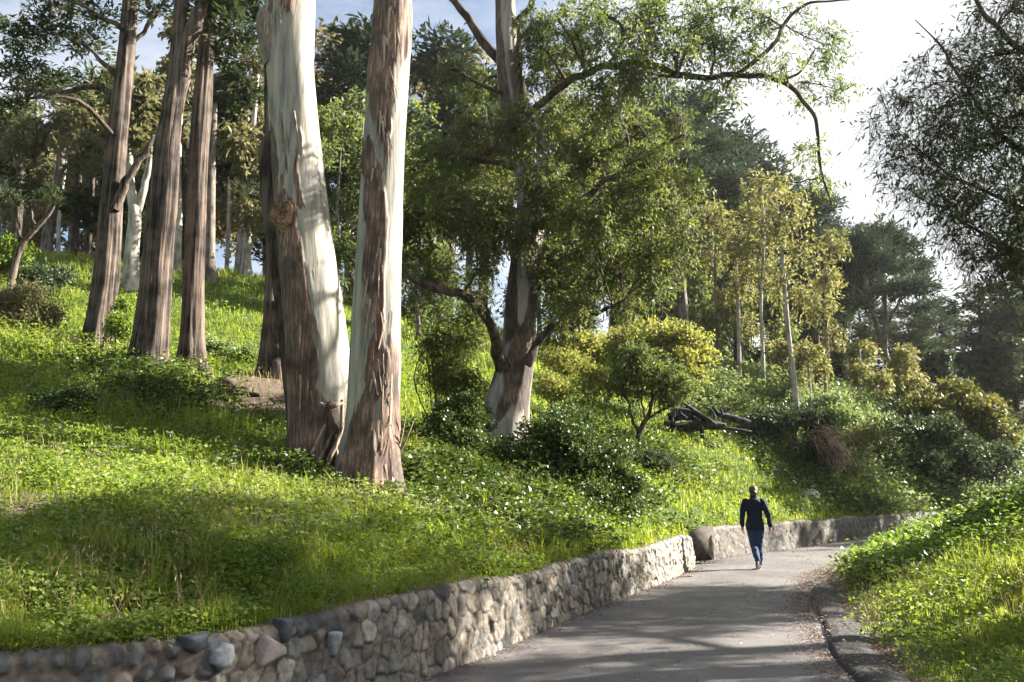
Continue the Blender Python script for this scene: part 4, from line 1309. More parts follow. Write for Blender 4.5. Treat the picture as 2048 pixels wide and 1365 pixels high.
for lb, bs in pales:
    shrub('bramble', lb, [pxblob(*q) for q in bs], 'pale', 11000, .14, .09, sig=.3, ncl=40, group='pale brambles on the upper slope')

# saplings with yellowish leaves
saps = [
    ('leaning slender sapling with a pale trunk, in front of the other saplings', [(1594, 822, 13), (1590, 780, 12), (1580, 700, 11), (1574, 640, 10), (1568, 560, 9), (1562, 480, 6), (1550, 380, 4)], 38, [(1575, 420, 40), (1550, 370, 34), (1600, 500, 36), (1560, 560, 34), (1610, 600, 28), (1545, 450, 36)]),
    ('tall thin sapling left of the leaning one', [(1527, 770, 9), (1525, 700, 8), (1522, 600, 7), (1528, 480, 6), (1524, 380, 4)], 42, [(1520, 380, 38), (1500, 440, 34), (1540, 480, 30), (1510, 540, 34), (1480, 490, 28)]),
    ('thin sapling with sparse yellow leaves beside a dark trunk', [(1480, 770, 9), (1478, 700, 8), (1476, 600, 7), (1470, 480, 5)], 44, [(1465, 480, 32), (1490, 560, 30), (1470, 620, 26), (1500, 650, 26)]),
    ('short sapling with yellow leaves right of the leaning one', [(1650, 785, 7), (1650, 720, 6), (1652, 640, 5), (1645, 560, 3)], 42, [(1650, 560, 30), (1640, 620, 26), (1660, 490, 28), (1670, 670, 20)]),
    ('thin bare stemmed sapling with a small yellow crown before the pine', [(1718, 800, 5), (1718, 750, 5), (1720, 700, 4)], 44, [(1722, 700, 22), (1715, 740, 18), (1760, 760, 20)]),
    ('bushy light green sapling right of the forked pine', [(1812, 800, 6), (1812, 750, 5), (1808, 700, 3)], 47, [(1810, 715, 24), (1800, 750, 24), (1830, 760, 18)]),
    ('low spreading yellow leaved sapling between the pale trunks', [(1620, 790, 6), (1618, 740, 5), (1615, 700, 4)], 40, [(1610, 700, 26), (1635, 730, 24), (1590, 740, 20), (1560, 700, 24)]),
    ('faint far sapling above the golden acacia', [(1440, 740, 8), (1436, 660, 7), (1430, 560, 6), (1432, 470, 4)], 46, [(1430, 440, 34), (1420, 520, 30), (1450, 600, 28), (1410, 640, 26)]),
]
for lb, tr, D, bs in saps:
    make_tree('sapling', lb, 'sapling', rooted(pl(tr, D)), G['palebark' if 'pale' in lb or 'thin' in lb else 'greybark'], (), [pxblob(x, y, r, D + rng.normal() * .8, 1) for x, y, r in bs], 'tan', 'hang', 3800, .22, .09, 22, .34,
              group='yellowish saplings on the slope', nseg=10, disp=ridged(.06, 2, 3), twig_r=.012)

# ============================================================ pines at the back right
PF = 50
make_tree('pine_tree', 'dark spreading pine with a forked bare trunk and ivy on its foot', 'tree', rooted(pl([(1805, 800, 15), (1795, 765, 14), (1778, 730, 14), (1768, 700, 14), (1772, 640, 11), (1766, 570, 10), (1758, 500, 7), (1755, 470, 4)], PF)), G['greybark'],
          [pl([(1770, 705, 11), (1750, 640, 10), (1735, 570, 8), (1715, 520, 4)], PF), pl([(1772, 650, 8), (1800, 600, 6), (1815, 550, 4)], PF), pl([(1740, 600, 6), (1700, 570, 4), (1680, 560, 3)], PF)],
          [pxblob(x, y, r, PF + rng.normal() * 2, 1, ry) for x, y, r, ry in [(1760, 470, 34, 16), (1720, 490, 40, 18), (1790, 500, 40, 18), (1690, 530, 36, 18), (1750, 530, 50, 20), (1820, 540, 36, 18), (1690, 575, 30, 14), (1840, 580, 26, 14), (1800, 580, 36, 16), (1730, 580, 34, 14), (1830, 620, 24, 10), (1700, 610, 22, 10)]],
          'pine', 'cyp', 34000, .36, .09, 34, .6, nseg=16, disp=ridged(.08, 2, 5), twig_r=.025)
pine_root = [o for o in col.objects if o.get('label', '').startswith('dark spreading pine')][0]
l_ = Buf()
n_ = 3000
cc = catmull(np.array(pl([(1805, 800, 22), (1795, 765, 20), (1778, 730, 16)], PF)), 40)
ii = rng.integers(0, 40, n_)
dd = unit(rng.normal(size=(n_, 3)))
leaves(l_, cc[ii, :3] + dd * cc[ii, 3:4] * .9, dd + rng.normal(size=(n_, 3)) * .4, .14, .11)
l_.build('ivy', G['ivy'], pine_root)

# ------------------------------------------------------------ woodland behind: a few kinds, copied tree by tree
def proto(kind, seed):
    global rng
    old = rng
    rng = np.random.default_rng(seed)
    if kind == 'olive':
        tr = [[0, 0, -.5, .34], [.1, 0, 1, .27], [.3, .1, 5, .22], [.1, .2, 9, .17], [.4, 0, 13, .11], [.3, 0, 17, .04]]
        lm = [[[.3, .1, 5, .12], [1.4, .3, 7, .09], [2.4, .2, 9, .04]], [[.1, .2, 8, .10], [-1.2, -.4, 10, .07], [-2.2, -.3, 12, .03]], [[.3, 0, 11, .08], [1.5, -.6, 13, .04]]]
        bl = [(rng.normal() * 1.7, rng.normal() * 1.5, z, 1.5, 1.5, 1.25) for z in np.linspace(5.5, 17, 11)]
        o = make_tree('eucalyptus_tree', 'x', 'tree', tr, G['palebark'], lm, bl, 'oliveback', 'hang', 9000, .46, .20, 26, .5, nseg=12, disp=ridged(.08, 2, 5), twig_r=.025)
    elif kind == 'green':
        tr = [[0, 0, -.5, .30], [.1, 0, 1, .24], [-.2, .1, 5, .2], [.1, .2, 9, .15], [0, 0, 14, .04]]
        lm = [[[-.2, .1, 4, .1], [1.4, .3, 5.4, .07], [2.4, .2, 7, .03]], [[0, .2, 6, .10], [-1.6, -.4, 7.4, .05]]]
        bl = [(rng.normal() * 1.7, rng.normal() * 1.5, z, 1.7, 1.7, 1.3) for z in np.linspace(2.5, 13.5, 12)]
        o = make_tree('eucalyptus_tree', 'x', 'tree', tr, G['greybark'], lm, bl, 'euc', 'hang', 11000, .40, .16, 26, .5, nseg=12, disp=ridged(.08, 2, 5), twig_r=.025)
    elif kind == 'pine':
        tr = [[0, 0, -.5, .36], [.1, 0, 1, .3], [.2, .1, 6, .25], [.1, .2, 11, .17], [.2, 0, 15, .06]]
        lm = []
        bl = []
        for z in np.linspace(6, 15.5, 12):
            a = rng.random() * 6.28; q = rng.uniform(.6, 2.6) * (1 - (z - 6) / 16)
            e = [math.cos(a) * q * 1.1, math.sin(a) * q, z]
            lm.append([[.15, .1, z - 1.2, .07], [e[0] * .6, e[1] * .6, z - .5, .05], [*e, .02]])
            bl.append((*e, 1.7, 1.5, .62))
        o = make_tree('pine_tree', 'x', 'tree', tr, G['greybark'], lm[::2], bl, 'pine', 'cyp', 12000, .5, .15, 26, .5, nseg=12, disp=ridged(.08, 2, 5), twig_r=.03)
    elif kind == 'dark':
        tr = [[0, 0, -.5, .34], [.1, 0, 1, .28], [.2, .1, 6, .22], [.1, .2, 11, .15], [.2, 0, 14, .06]]
        bl = [(rng.normal() * 1.2, rng.normal() * 1.2, z, 1.7 - z * .03, 1.6, .9) for z in np.linspace(1.5, 14, 14)]
        o = make_tree('cypress_tree', 'x', 'tree', tr, G['darkbark'], [], bl, 'cyp', 'cyp', 13000, .5, .15, 26, .5, nseg=12, disp=ridged(.08, 2, 5), twig_r=.03)
    rng = old
    return o


PR = {}
PH = {'olive': 18.0, 'green': 14.8, 'pine': 16.2, 'dark': 15.0}


def wood(px, D, top, kind, label, group, sxy=1.0, seed=0):
    global PR
    key = (kind, seed % 2)
    x, y, _ = P(px, 900, D)
    if key not in PR:
        o = PR[key] = proto(kind, 100 + seed % 2 * 7 + len(kind))
    else:
        o = copy_tree(PR[key])
    h = P(px, top, D)[2] - gz(x, y)
    s = h / PH[kind]
    o.location = (x, y, gz(x, y))
    o.scale = (s * sxy, s * sxy, s)
    o.rotation_euler = (0, 0, rng.random() * 6.28)
    o['label'] = label
    o['group'] = group
    return o


gl = 'olive trees behind the left trunks'
ll = ['olive brown eucalyptus crown at the left edge, left of the first reddish cypress', 'olive brown eucalyptus crown high above the left edge bushes', 'olive brown eucalyptus crown above the leaning grey trunk on the ridge', 'olive brown eucalyptus crown seen just left of the first reddish cypress', 'olive brown eucalyptus crown in the gap between the first reddish cypress and the thickest one', 'olive brown eucalyptus crown hidden mostly behind the thickest cypress', 'olive brown eucalyptus crown just right of the pinkish fluted cypress', 'olive brown eucalyptus crown midway between the pinkish cypress and the stubbed one', 'olive brown eucalyptus crown left of the leaning cream and brown trunk', 'olive brown eucalyptus crown behind the top of the leaning cream and brown trunk']
for k, (px, D, top) in enumerate([(-50, 56, 250), (30, 62, 240), (105, 58, 220), (180, 60, 190), (255, 64, 130), (330, 58, 200), (395, 62, 170), (455, 56, 140), (520, 60, 120), (600, 66, 90)]):
    wood(px, D, top, 'olive', ll[k], gl, 1.15, k)
for k, (px, D, top, lb) in enumerate([(200, 52, 300, 'low dark cypress on the ridge behind the first reddish trunk'), (330, 50, 360, 'low dark cypress behind the thickest reddish trunk'),
                                      (560, 46, 200, 'dark cypress right behind the leaning trunk')]):
    wood(px, D, top, 'dark', lb, 'dark cypresses behind the left slope', 1.1, k)
lm_ = ['green eucalyptus foliage filling the left of the gap between the foreground pair', 'green eucalyptus foliage in the middle of the gap between the foreground pair', 'green eucalyptus foliage mostly hidden behind the right trunk of the foreground pair', 'green eucalyptus foliage far behind, above the gap of the foreground pair', 'green eucalyptus foliage low down, just right of the foreground pair']
for k, (px, D, top) in enumerate([(660, 34, 290), (705, 38, 230), (760, 42, 200), (640, 50, 200), (830, 34, 420)]):
    wood(px, D, top, 'green', lm_[k], 'green trees behind the foreground pair', 1.0, k)
for k, (px, D, top, lb) in enumerate([(690, 44, 70, 'tall layered pine showing at the top between the foreground pair'), (890, 48, 100, 'tall layered pine above and left of the middle tree'), (960, 56, 180, 'tall layered pine right behind the middle tree')]):
    wood(px, D, top, 'pine', lb, 'pines behind the middle tree', 1.15, k)
lo = ['olive brown eucalyptus crown between the foreground pair and the middle tree, nearer the pair', 'olive brown eucalyptus crown left of the upper trunk of the middle tree', 'olive brown eucalyptus crown directly behind the upper trunk of the middle tree', 'olive brown eucalyptus crown behind the right half of the middle tree crown']
for k, (px, D, top) in enumerate([(860, 58, 120), (930, 52, 170), (1040, 60, 190), (1130, 62, 260)]):
    wood(px, D, top, 'olive', lo[k], 'olive trees behind the middle tree', 1.1, k + 1)
lp = ['grey green far pine behind the right side of the middle tree crown', 'grey green far pine under the long bare limb, right of the middle tree', 'grey green far pine tallest of those above the golden acacia', 'grey green far pine on the skyline left of the yellowish saplings', 'grey green far pine rising right behind the tallest yellowish sapling', 'grey green far pine between the skyline pine and the saplings, farthest back']
for k, (px, D, top) in enumerate([(1240, 60, 230), (1330, 62, 190), (1400, 56, 205), (1455, 60, 265), (1560, 64, 330), (1500, 70, 300)]):
    wood(px, D, top, 'pine', lp[k], 'pines between the middle tree and the saplings', 1.1, k)
lg = ['green eucalyptus foliage low behind the twisted trunk of the middle tree', 'green eucalyptus foliage behind the small olive tree', 'green eucalyptus foliage behind the straight grey trunk', 'green eucalyptus foliage just right of the straight grey trunk', 'green eucalyptus foliage among the leftmost saplings', 'green eucalyptus foliage right behind the golden acacia bush', 'green eucalyptus foliage seen through the crown of the middle tree', 'green eucalyptus foliage between the middle tree trunk and the golden acacia', 'green eucalyptus foliage high behind the right part of the middle crown', 'green eucalyptus foliage in shade above the small olive tree', 'green eucalyptus foliage far back, above the black fallen tree']
for k, (px, D, top) in enumerate([(1180, 48, 430), (1270, 52, 400), (1370, 48, 400), (1430, 52, 420), (1490, 56, 420), (1330, 44, 560), (1080, 54, 380), (1140, 46, 520), (1230, 56, 330), (1300, 58, 500), (1400, 60, 520)]):
    wood(px, D, top, 'green', lg[k], 'green trees between the middle tree and the saplings', 1.0, k)
for k, (px, D, top, lb) in enumerate([(1600, 62, 370, 'dark pine crown just above the yellowish saplings'), (1660, 60, 405, 'dark pine crown left of the forked pine'), (1700, 64, 460, 'far dark pine hidden behind the forked pine'),
                                      (1905, 74, 600, 'small far pine right of the forked pine'), (1860, 70, 640, 'faint low pine between the forked pine and the dark right trees')]):
    wood(px, D, top, 'pine', lb, 'pines round the forked pine', 1.0, k)
ld = ['dark cypress left of the others in the shadowed wood at the right edge', 'dark cypress cut by the right edge, beyond the thicket', 'dark cypress small and farthest back in the shadowed wood at the right edge']
for k, (px, D, top) in enumerate([(1985, 58, 560), (2045, 60, 520), (2010, 70, 600)]):
    wood(px, D, top, 'dark', ld[k], 'dark cypresses at the right edge', 1.15, k)
lw = ['dark cypress low and wide, left of the forked pine foot', 'dark cypress low, directly behind the forked pine foot', 'dark cypress low, just right of the forked pine', 'dark cypress low, behind the ivy wrapped dead trunk', 'dark cypress low, above the golden topped thicket', 'dark cypress low, behind the leftmost saplings', 'dark cypress low, behind the leaning slender sapling']
for k, (px, D, top) in enumerate([(1690, 66, 570), (1740, 68, 610), (1835, 64, 640), (1895, 66, 680), (1960, 62, 640), (1560, 66, 560), (1620, 70, 560)]):
    wood(px, D, top, 'dark', lw[k], 'low cypresses behind the thickets', 1.7, k)
# trunks standing in front of that woodland
for k, (lb, tr, D, bk) in enumerate([
    ('straight grey trunk rising right of the middle tree above the golden acacia', [(1372, 760, 26), (1366, 620, 21), (1354, 500, 18), (1346, 400, 15), (1345, 260, 9)], 44, 'greybark'),
    ('dark vertical trunk behind the saplings, left of the tall thin one', [(1478, 790, 18), (1474, 650, 16), (1466, 500, 13), (1470, 380, 9)], 50, 'darkbark'),
    ('dark trunk between the leaning sapling and the forked pine', [(1638, 790, 17), (1634, 700, 15), (1622, 600, 13), (1610, 500, 10), (1614, 420, 7)], 48, 'darkbark'),
    ('pale thin trunk standing in haze above the golden acacia', [(1432, 750, 12), (1428, 600, 10), (1418, 400, 8), (1412, 300, 5)], 52, 'palebark'),
]):
    make_tree('pine_tree', lb, 'tree', rooted(pl(tr, D)), G[bk], (), [pxblob(tr[-1][0] + dx, tr[-1][1] + dy, 30, D, 1, 15) for dx, dy in ((-20, 10), (22, 0), (0, -24), (-26, 50), (28, 60))], 'pine', 'cyp', 7000, .32, .08, 24, .5,
              nseg=14, disp=ridged(.08, 2, 5), twig_r=.025)
shrub('ivy_stump', 'far dead trunk wrapped in ivy, standing above the dark thicket', [pxblob(1890, 745, 14, 52, 1, 30), pxblob(1880, 712, 22, 52, 1, 12)], 'dull', 4000, .16, .12, cat='stump', sig=.14)
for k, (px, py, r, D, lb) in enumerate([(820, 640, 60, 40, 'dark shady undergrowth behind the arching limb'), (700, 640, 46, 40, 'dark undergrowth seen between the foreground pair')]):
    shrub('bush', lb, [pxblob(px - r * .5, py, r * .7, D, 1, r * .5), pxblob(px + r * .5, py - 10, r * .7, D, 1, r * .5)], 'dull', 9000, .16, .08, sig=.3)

# ============================================================ eucalyptus hanging in from the right
RT = rooted([[7.7, 9.7, 1, .30], [7.6, 9.7, 3, .24], [7.8, 9.8, 5.2, .18], [7.6, 9.7, 8, .13], [7.8, 9.8, 10.6, .05]])
rl = [[[7.8, 9.8, 4.9, .10], *[list(q) for q in pl([(2100, 150, 18), (2048, 105, 14), (2000, 62, 11), (1960, 15, 9), (1940, -30, 6)], 9.3)]],
      [[7.75, 9.75, 4.5, .08], *[list(q) for q in pl([(2080, 330, 12), (1990, 260, 9), (1920, 150, 6), (1880, 90, 4), (1830, 40, 2)], 9.3)]],
      [[7.65, 9.7, 3.8, .07], *[list(q) for q in pl([(2080, 440, 11), (1990, 390, 8), (1900, 350, 5), (1790, 260, 2)], 9.2)]],
      [[7.6, 9.7, 3.5, .07], *[list(q) for q in pl([(2080, 530, 10), (1990, 480, 7), (1900, 430, 3)], 9.2)]]]
rb_ = []
for x, y, rr_ in [(2000, 110, 64), (1940, 160, 60), (2040, 190, 70), (1880, 220, 56), (1990, 270, 72), (1910, 300, 62), (1840, 310, 48), (2048, 340, 72), (1970, 380, 62), (1890, 400, 50), (2035, 460, 60), (1965, 470, 46), (2048, 30, 60), (2070, 540, 40)]:
    rb_.append((x, y, rr_))
    rb_.append((x + rng.normal() * 30, y + rng.normal() * 30, rr_ * .6))
rb_ += [(1900, 110, 36), (1810, 205, 32), (1785, 275, 30), (1765, 335, 22), (1825, 385, 28), (1900, 470, 28), (1960, 40, 36), (1840, 130, 24), (1745, 240, 20), (2000, 545, 28), (1800, 300, 30), (1850, 180, 30), (1940, 520, 24), (1760, 190, 16)]
make_tree('eucalyptus_tree', 'dark drooping eucalyptus foliage hanging in from the right edge against the bright sky', 'tree', RT, G['greybark'], rl, [pxblob(x, y, r, 9.3 + rng.normal() * .35, 1.0) for x, y, r in rb_] +
          [(8.3, 9.8, 6.0, 1.1, .8, 1.0), (8.0, 9.7, 8.0, 1.1, .8, 1.1)], 'dk', 'hang', 24000, .10, .023, 24, .25, nseg=24, disp=ridged(.1, 2, 9), twig_r=.006, spray=True, limb_bark=G['darkbark'])
# unseen trees added off the right edge, crowns set to shade road and slopes
for k, (x, y, h, zs) in enumerate([(15.5, 13.2, 13, (8.6, 10.2, 11.8, 13)), (14.5, 10.6, 12, (5.5, 7.5, 9.5, 11)), (12.0, 7.0, 10, (4.4, 5.6, 7.2, 9.0)), (9.5, 4.6, 8, (3.4, 4.8, 6.4)), (31, 38, 19, (12, 14, 16)), (15.4, 16.8, 11, (7.9, 8.9)), (18.5, 18.2, 13, (9.2, 10.4))]):
    bl = []
    for z in zs:
        for q in range(3):
            e_ = (.85 if 16 < y < 19 else 1.0) if y < 30 else 1.7
            bl.append((x + rng.normal() * 1.3 * e_, y + rng.normal() * 1.3 * e_, z + rng.normal() * .3, 1.7 * e_, 1.7 * e_, 1.2 * e_))
    make_tree('eucalyptus_tree', ['tallest eucalyptus outside the right edge, shading the near road', 'eucalyptus outside the right edge, shading the verge', 'lower eucalyptus outside the bottom right corner', 'smallest eucalyptus outside the bottom right corner, nearest the camera', 'far tall eucalyptus outside the right edge, shading the far slope', 'low crowned eucalyptus outside the right edge, dappling the middle of the road', 'high crowned eucalyptus behind the low crowned one outside the right edge'][k], 'tree', rooted([[x, y, 1, .3], [x + .1, y, 3, .25], [x - .1, y, h * .6, .18], [x, y, h, .06]]), G['greybark'], (), bl, 'euc', 'hang', 17000, .2 * e_, .055 * e_ ** 2, 20, .35 * e_,
              nseg=12, disp=ridged(.1, 2, 9), group='shade trees beyond the right edge')

# ============================================================ grass, weeds, ivy and litter
def scatter(n, d0, d1, umax=.80, umin=-1.05):
    n = int(n * 1.25)
    u = rng.uniform(umin, umax, n)
    y = np.exp(rng.uniform(math.log(d0), math.log(d1), n))
    return u * y, y


def split(x, y, lo=.13, ro=.12):
    return (x < wx(y) - lo) | (x > rx(y) + ro)


def grass(name, n, d0, d1, hfun, wfun, tint_shift=0.0, keepf=None):
    x, y = scatter(n, d0, d1)
    k = split(x, y)
    x, y = x[k], y[k]
    gp = (y > GAP0 - .1) & (y < GAP1 + .1) & (x > wx(y) - 1.15) & (x < wx(y))
    b = bare(x, y)
    k = (rng.random(len(x)) > b * 1.25) & ~gp
    if keepf is not None:
        k &= keepf(x, y)
    x, y = x[k], y[k]
    z = ground(x, y)
    p = np.stack([x, y], -1)
    clump = fbm(p, 1.6, 77, 3)
    clump2 = vnoise(p, 5.0, 12) ** 1.6 * 1.5
    h = hfun(x, y) * (.45 + 1.0 * clump2) * (.5 + 1.1 * clump) * rng.uniform(.6, 1.35, len(x))
    wd = wfun(y)
    a = rng.random(len(x)) * 6.283
    d = np.stack([np.cos(a), np.sin(a), np.zeros(len(x))], 1)
    s = np.stack([-np.sin(a), np.cos(a), np.zeros(len(x))], 1)
    bend = rng.uniform(.1, .75, len(x))[:, None] * h[:, None]
    # blades at the wall's edge lean out over it
    edge = np.clip(1 - (wx(y) - x) / .26, 0, 1) * (x < wx(y)) * rng.random(len(x))
    d = unit(d + edge[:, None] * np.array([1.6, -.9, 0]))
    s = np.stack([-d[:, 1], d[:, 0], np.zeros(len(x))], 1)
    base = np.stack([x, y, z - .015], 1)
    up = np.array([0, 0, 1.])
    m_ = base + d * bend * .3 + up * h[:, None] * .6
    tp = base + d * bend * (1 + edge[:, None] * .8) + up * (h * (1 - .35 * (bend[:, 0] / h) ** 2 - .55 * edge))[:, None]
    w2 = wd[:, None] * .5
    V = np.stack([base - s * w2, base + s * w2, m_ + s * w2 * .8, m_ - s * w2 * .8, tp], 1).reshape(-1, 3)
    i5 = np.arange(len(x))[:, None] * 5
    Q = i5 + np.array([[0, 1, 2, 3]]); T = i5 + np.array([[3, 2, 4]])
    tn = np.clip(.25 * rng.random(len(x)) + .55 * clump + .25 * vnoise(p, .35, 5) + tint_shift, 0, 1)
    tn = np.where(rng.random(len(x)) < .05, 1.0, tn)
    b_ = Buf(); b_.add(V, Q, T, np.repeat(tn, 5))
    o = b_.build(name, G['grass'])
    tag(o, kind='stuff')
    return o


def gh(x, y):
    right = x > rx(y)
    near_edge = np.clip((x - rx(y)) / 2.5, .15, 1)
    return np.where(right, .20 * near_edge, .155 + .04 * sstep(y, 8, 14)) * (1 + sstep(y, 25, 50) * .5)


o = grass('grass', 360000, 3.6, 62, gh, lambda y: .0042 * (np.maximum(y, 4) / 5) ** .95)
tag(o, 'bright green grass growing on the banks and hillside', 'grass')


def near_right(x, y):
    return x > rx(y) + .8


def weeds(name, n, d0, d1, per, leafsz, hgt, leafk, keepf, label, cat, spread=.06, flat=.4):
    x, y = scatter(n, d0, d1)
    k = split(x, y, .12, .3)
    x, y = x[k], y[k]
    gp = (y > GAP0 - .1) & (y < GAP1 + .1) & (x > wx(y) - 1.15) & (x < wx(y))
    k = (rng.random(len(x)) > bare(x, y) * 1.2) & ~gp & (rng.random(len(x)) < keepf(x, y))
    x, y = x[k], y[k]
    z = ground(x, y)
    sc_ = (np.maximum(y, 4) / 6) ** .55
    ii = np.repeat(np.arange(len(x)), per)
    m_ = len(ii)
    hh = hgt * sc_[ii] * rng.uniform(.15, 1.1, m_) * (.5 + vnoise(np.stack([x, y], -1), 2.0, 3)[ii])
    C = np.stack([x[ii] + rng.normal(size=m_) * spread * sc_[ii], y[ii] + rng.normal(size=m_) * spread * sc_[ii], z[ii] + hh], 1)
    ov = np.clip(1 - (wx(C[:, 1]) - C[:, 0]) / .12, 0, 2) * (C[:, 0] < wx(C[:, 1]) + .25) * (x[ii] < wx(y[ii]))
    C[:, 2] -= ov * rng.random(m_) * .12
    D = rng.normal(size=(m_, 3)) * np.array([1, 1, flat])
    nr = np.array([0, 0, 1.]) + rng.normal(size=(m_, 3)) * .5
    L = leafsz * sc_[ii] * rng.uniform(.5, 1.4, m_)
    tn = np.clip(.5 * vnoise(np.stack([x, y], -1), 1.1, 21)[ii] + .5 * rng.random(m_), 0, 1)
    b_ = Buf(); leaves(b_, C, D, L, L * .62, nr, tn)
    o = b_.build(name, G[leafk])
    tag(o, label, cat, kind='stuff')


weeds('weeds', 105000, 3.6, 30, 7, .040, .17, 'weed', lambda x, y: np.where(x < wx(y), .25 + .9 * sstep(fbm(np.stack([x, y], -1), .8, 55, 3), .42, .58) * sstep(y, 16, 8), .25), 'small leafy weeds mixed into the grass of the banks', 'weeds')


def ivyzone(x, y):
    v = np.zeros(len(x))
    for px, py, D, r in [(900, 985, 14.6, 1.6), (990, 1000, 14.8, 1.4), (1050, 1040, 13.8, 1.1), (640, 960, 14, 1.0), (1330, 1035, 20, 1.2), (1560, 905, 31, 1.6), (300, 760, 19, 1.2), (400, 775, 18, 1.2), (1300, 880, 26, 1.5), (1700, 950, 33, 3), (1850, 960, 40, 4)]:
        c = P(px, py, D)
        v = np.maximum(v, np.exp(-((x - c[0]) ** 2 + (y - c[1]) ** 2) / r ** 2) * 1.2)
    right = (x > rx(y) + .8) & (y > 12.5)
    v = np.where(right, np.maximum(v, .55 * sstep(vnoise(np.stack([x, y], -1), .9, 31), .3, .6) * sstep(y, 12.5, 15)), v)
    return v


weeds('ivy_ground_cover', 130000, 10, 46, 6, .055, .20, 'ivy', ivyzone, 'dark glossy ivy creeping over the ground round the trees and on the right bank', 'ivy')
weeds('leafy_verge_plants', 46000, 10, 40, 7, .055, .24, 'verge', lambda x, y: np.where(x > rx(y) + .5, .9 * sstep(y, 12, 14.5) * np.clip((x - rx(y)) / 1.2, .2, 1), 0), 'tall leafy green plants covering the right bank beside the road', 'plants', spread=.09)
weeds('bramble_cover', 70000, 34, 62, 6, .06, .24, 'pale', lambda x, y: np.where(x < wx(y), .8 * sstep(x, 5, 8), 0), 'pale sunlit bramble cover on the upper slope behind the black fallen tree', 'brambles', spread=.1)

# yellow green sorrel at the foot of the near bank
b_ = Buf()
pts = []
for px, py, D, n, r in [(205, 1262, 5.0, 260, .14), (20, 1250, 4.75, 260, .16), (120, 1262, 4.85, 160, .14), (40, 1190, 5.3, 80, .2)]:
    c = P(px, py, D)
    q = np.stack([c[0] + rng.normal(size=n) * r, c[1] + rng.normal(size=n) * r * .6], 1)
    q = q[q[:, 0] < wx(q[:, 1]) - .02]
    pts.append(q)
q = np.concatenate(pts)
z = ground(q[:, 0], q[:, 1]) + rng.uniform(.02, .09, len(q))
leaves(b_, np.column_stack([q, z]), rng.normal(size=(len(q), 3)) * [1, 1, .4], .028, .024, np.array([0, 0, 1.]) + rng.normal(size=(len(q), 3)) * .4)
tag(b_.build('sorrel_leaves', leaf_mat('sorrel_leaves', [(0, (.16, .20, .02)), (1, (.42, .42, .05))], .4, .5, .3)), 'yellow green sorrel leaves at the lower left, just above the stone wall', 'leaves', kind='stuff')

b_ = Buf()  # cream flower heads; patches by ivy and right verge double as painted leaf glints
pts = []
for px, py, D, n, r in [(60, 905, 11.5, 90, 1.3), (200, 930, 11, 60, 1.2), (560, 1000, 11.5, 60, 1.0), (760, 1010, 12.2, 70, .9), (520, 1085, 9, 40, .6), (620, 1060, 10, 40, .8), (330, 740, 20, 110, 2.0), (1010, 1010, 14.5, 50, 1.1), (1080, 1060, 13.5, 30, .7), (200, 1100, 7, 20, .5),
                        (1950, 1060, 16, 200, 2.0), (1850, 1070, 19, 110, 1.5), (830, 1060, 11, 30, .8)]:
    c = P(px, py, D)
    q = np.stack([c[0] + rng.normal(size=n) * r, c[1] + rng.normal(size=n) * r], 1)
    pts.append(q[(q[:, 0] < wx(q[:, 1]) - .15) | (q[:, 0] > rx(q[:, 1]) + .9)])
q = np.concatenate(pts)
k_ = 14
ii = np.repeat(np.arange(len(q)), k_)
hh = rng.uniform(.18, .34, len(q))
C = np.column_stack([q[ii] + rng.normal(size=(len(ii), 2)) * .022, ground(q[:, 0], q[:, 1])[ii] + hh[ii] + rng.normal(size=len(ii)) * .008])
leaves(b_, C, rng.normal(size=(len(ii), 3)) * [1, 1, .3], .018 * (q[ii, 1] / 10) ** .4, .014 * (q[ii, 1] / 10) ** .4, np.array([0, 0, 1.]) + rng.normal(size=(len(ii), 3)) * .3)
tag(b_.build('flower_heads', leaf_mat('cream_petals', [(0, (.30, .34, .22)), (1, (.50, .52, .40))], .3, .6, .2, 1.0)), 'small cream flower heads dotted through the grass', 'flowers', kind='stuff')
b_ = Buf()
x, y = scatter(16000, 4, 30)
k = split(x, y, .2, .6) & (rng.random(len(x)) < sstep(fbm(np.stack([x, y], -1), .7, 91, 3), .5, .66))
x, y = x[k], y[k]
z = ground(x, y)
dd = np.column_stack([rng.normal(size=(len(x), 2)) * .3, np.ones(len(x))])
h_ = rng.uniform(.2, .42, len(x))
leaves(b_, np.column_stack([x, y, z]), dd, h_, .004 * (y / 5) ** .9, None)
leaves(b_, np.column_stack([x, y, z]) + unit(dd) * h_[:, None] * .85, dd + rng.normal(size=(len(x), 3)) * .3, .05, .012 * (y / 6) ** .6, None)
tag(b_.build('dry_stalks', leaf_mat('straw', [(0, (.16, .12, .06)), (1, (.38, .31, .18))], .3, .6, .2, 1.1)), 'thin dry straw stalks standing among the green grass', 'grass', kind='stuff')

# litter: leaves blown along the road edges, on the dirt and on bare patches
n = 26000
x = np.concatenate([rx(yy := np.exp(rng.uniform(math.log(5), math.log(24), n))) + rng.normal(size=n) * .16 - .12 * (rng.random(n)), ])
y = yy
n2 = 9000
y2 = np.exp(rng.uniform(math.log(5), math.log(30), n2)); x2 = wx(y2) + (rx(y2) - wx(y2)) * rng.random(n2)
k2 = rng.random(n2) < .22 + .5 * (vnoise(np.stack([x2, y2], -1), .7, 3) > .62)
n3 = 16000
y3 = np.exp(rng.uniform(math.log(5), math.log(22), n3)); x3 = rx(y3) + np.abs(rng.normal(size=n3)) * .55
k3 = rng.random(n3) < bare(x3, y3) * .8 * (.3 + vnoise(np.stack([x3, y3], -1), 1.6, 6))
n4 = 2500
y4 = np.exp(rng.uniform(math.log(5), math.log(30), n4)); x4 = wx(y4) + np.abs(rng.normal(size=n4)) * .12 + .02
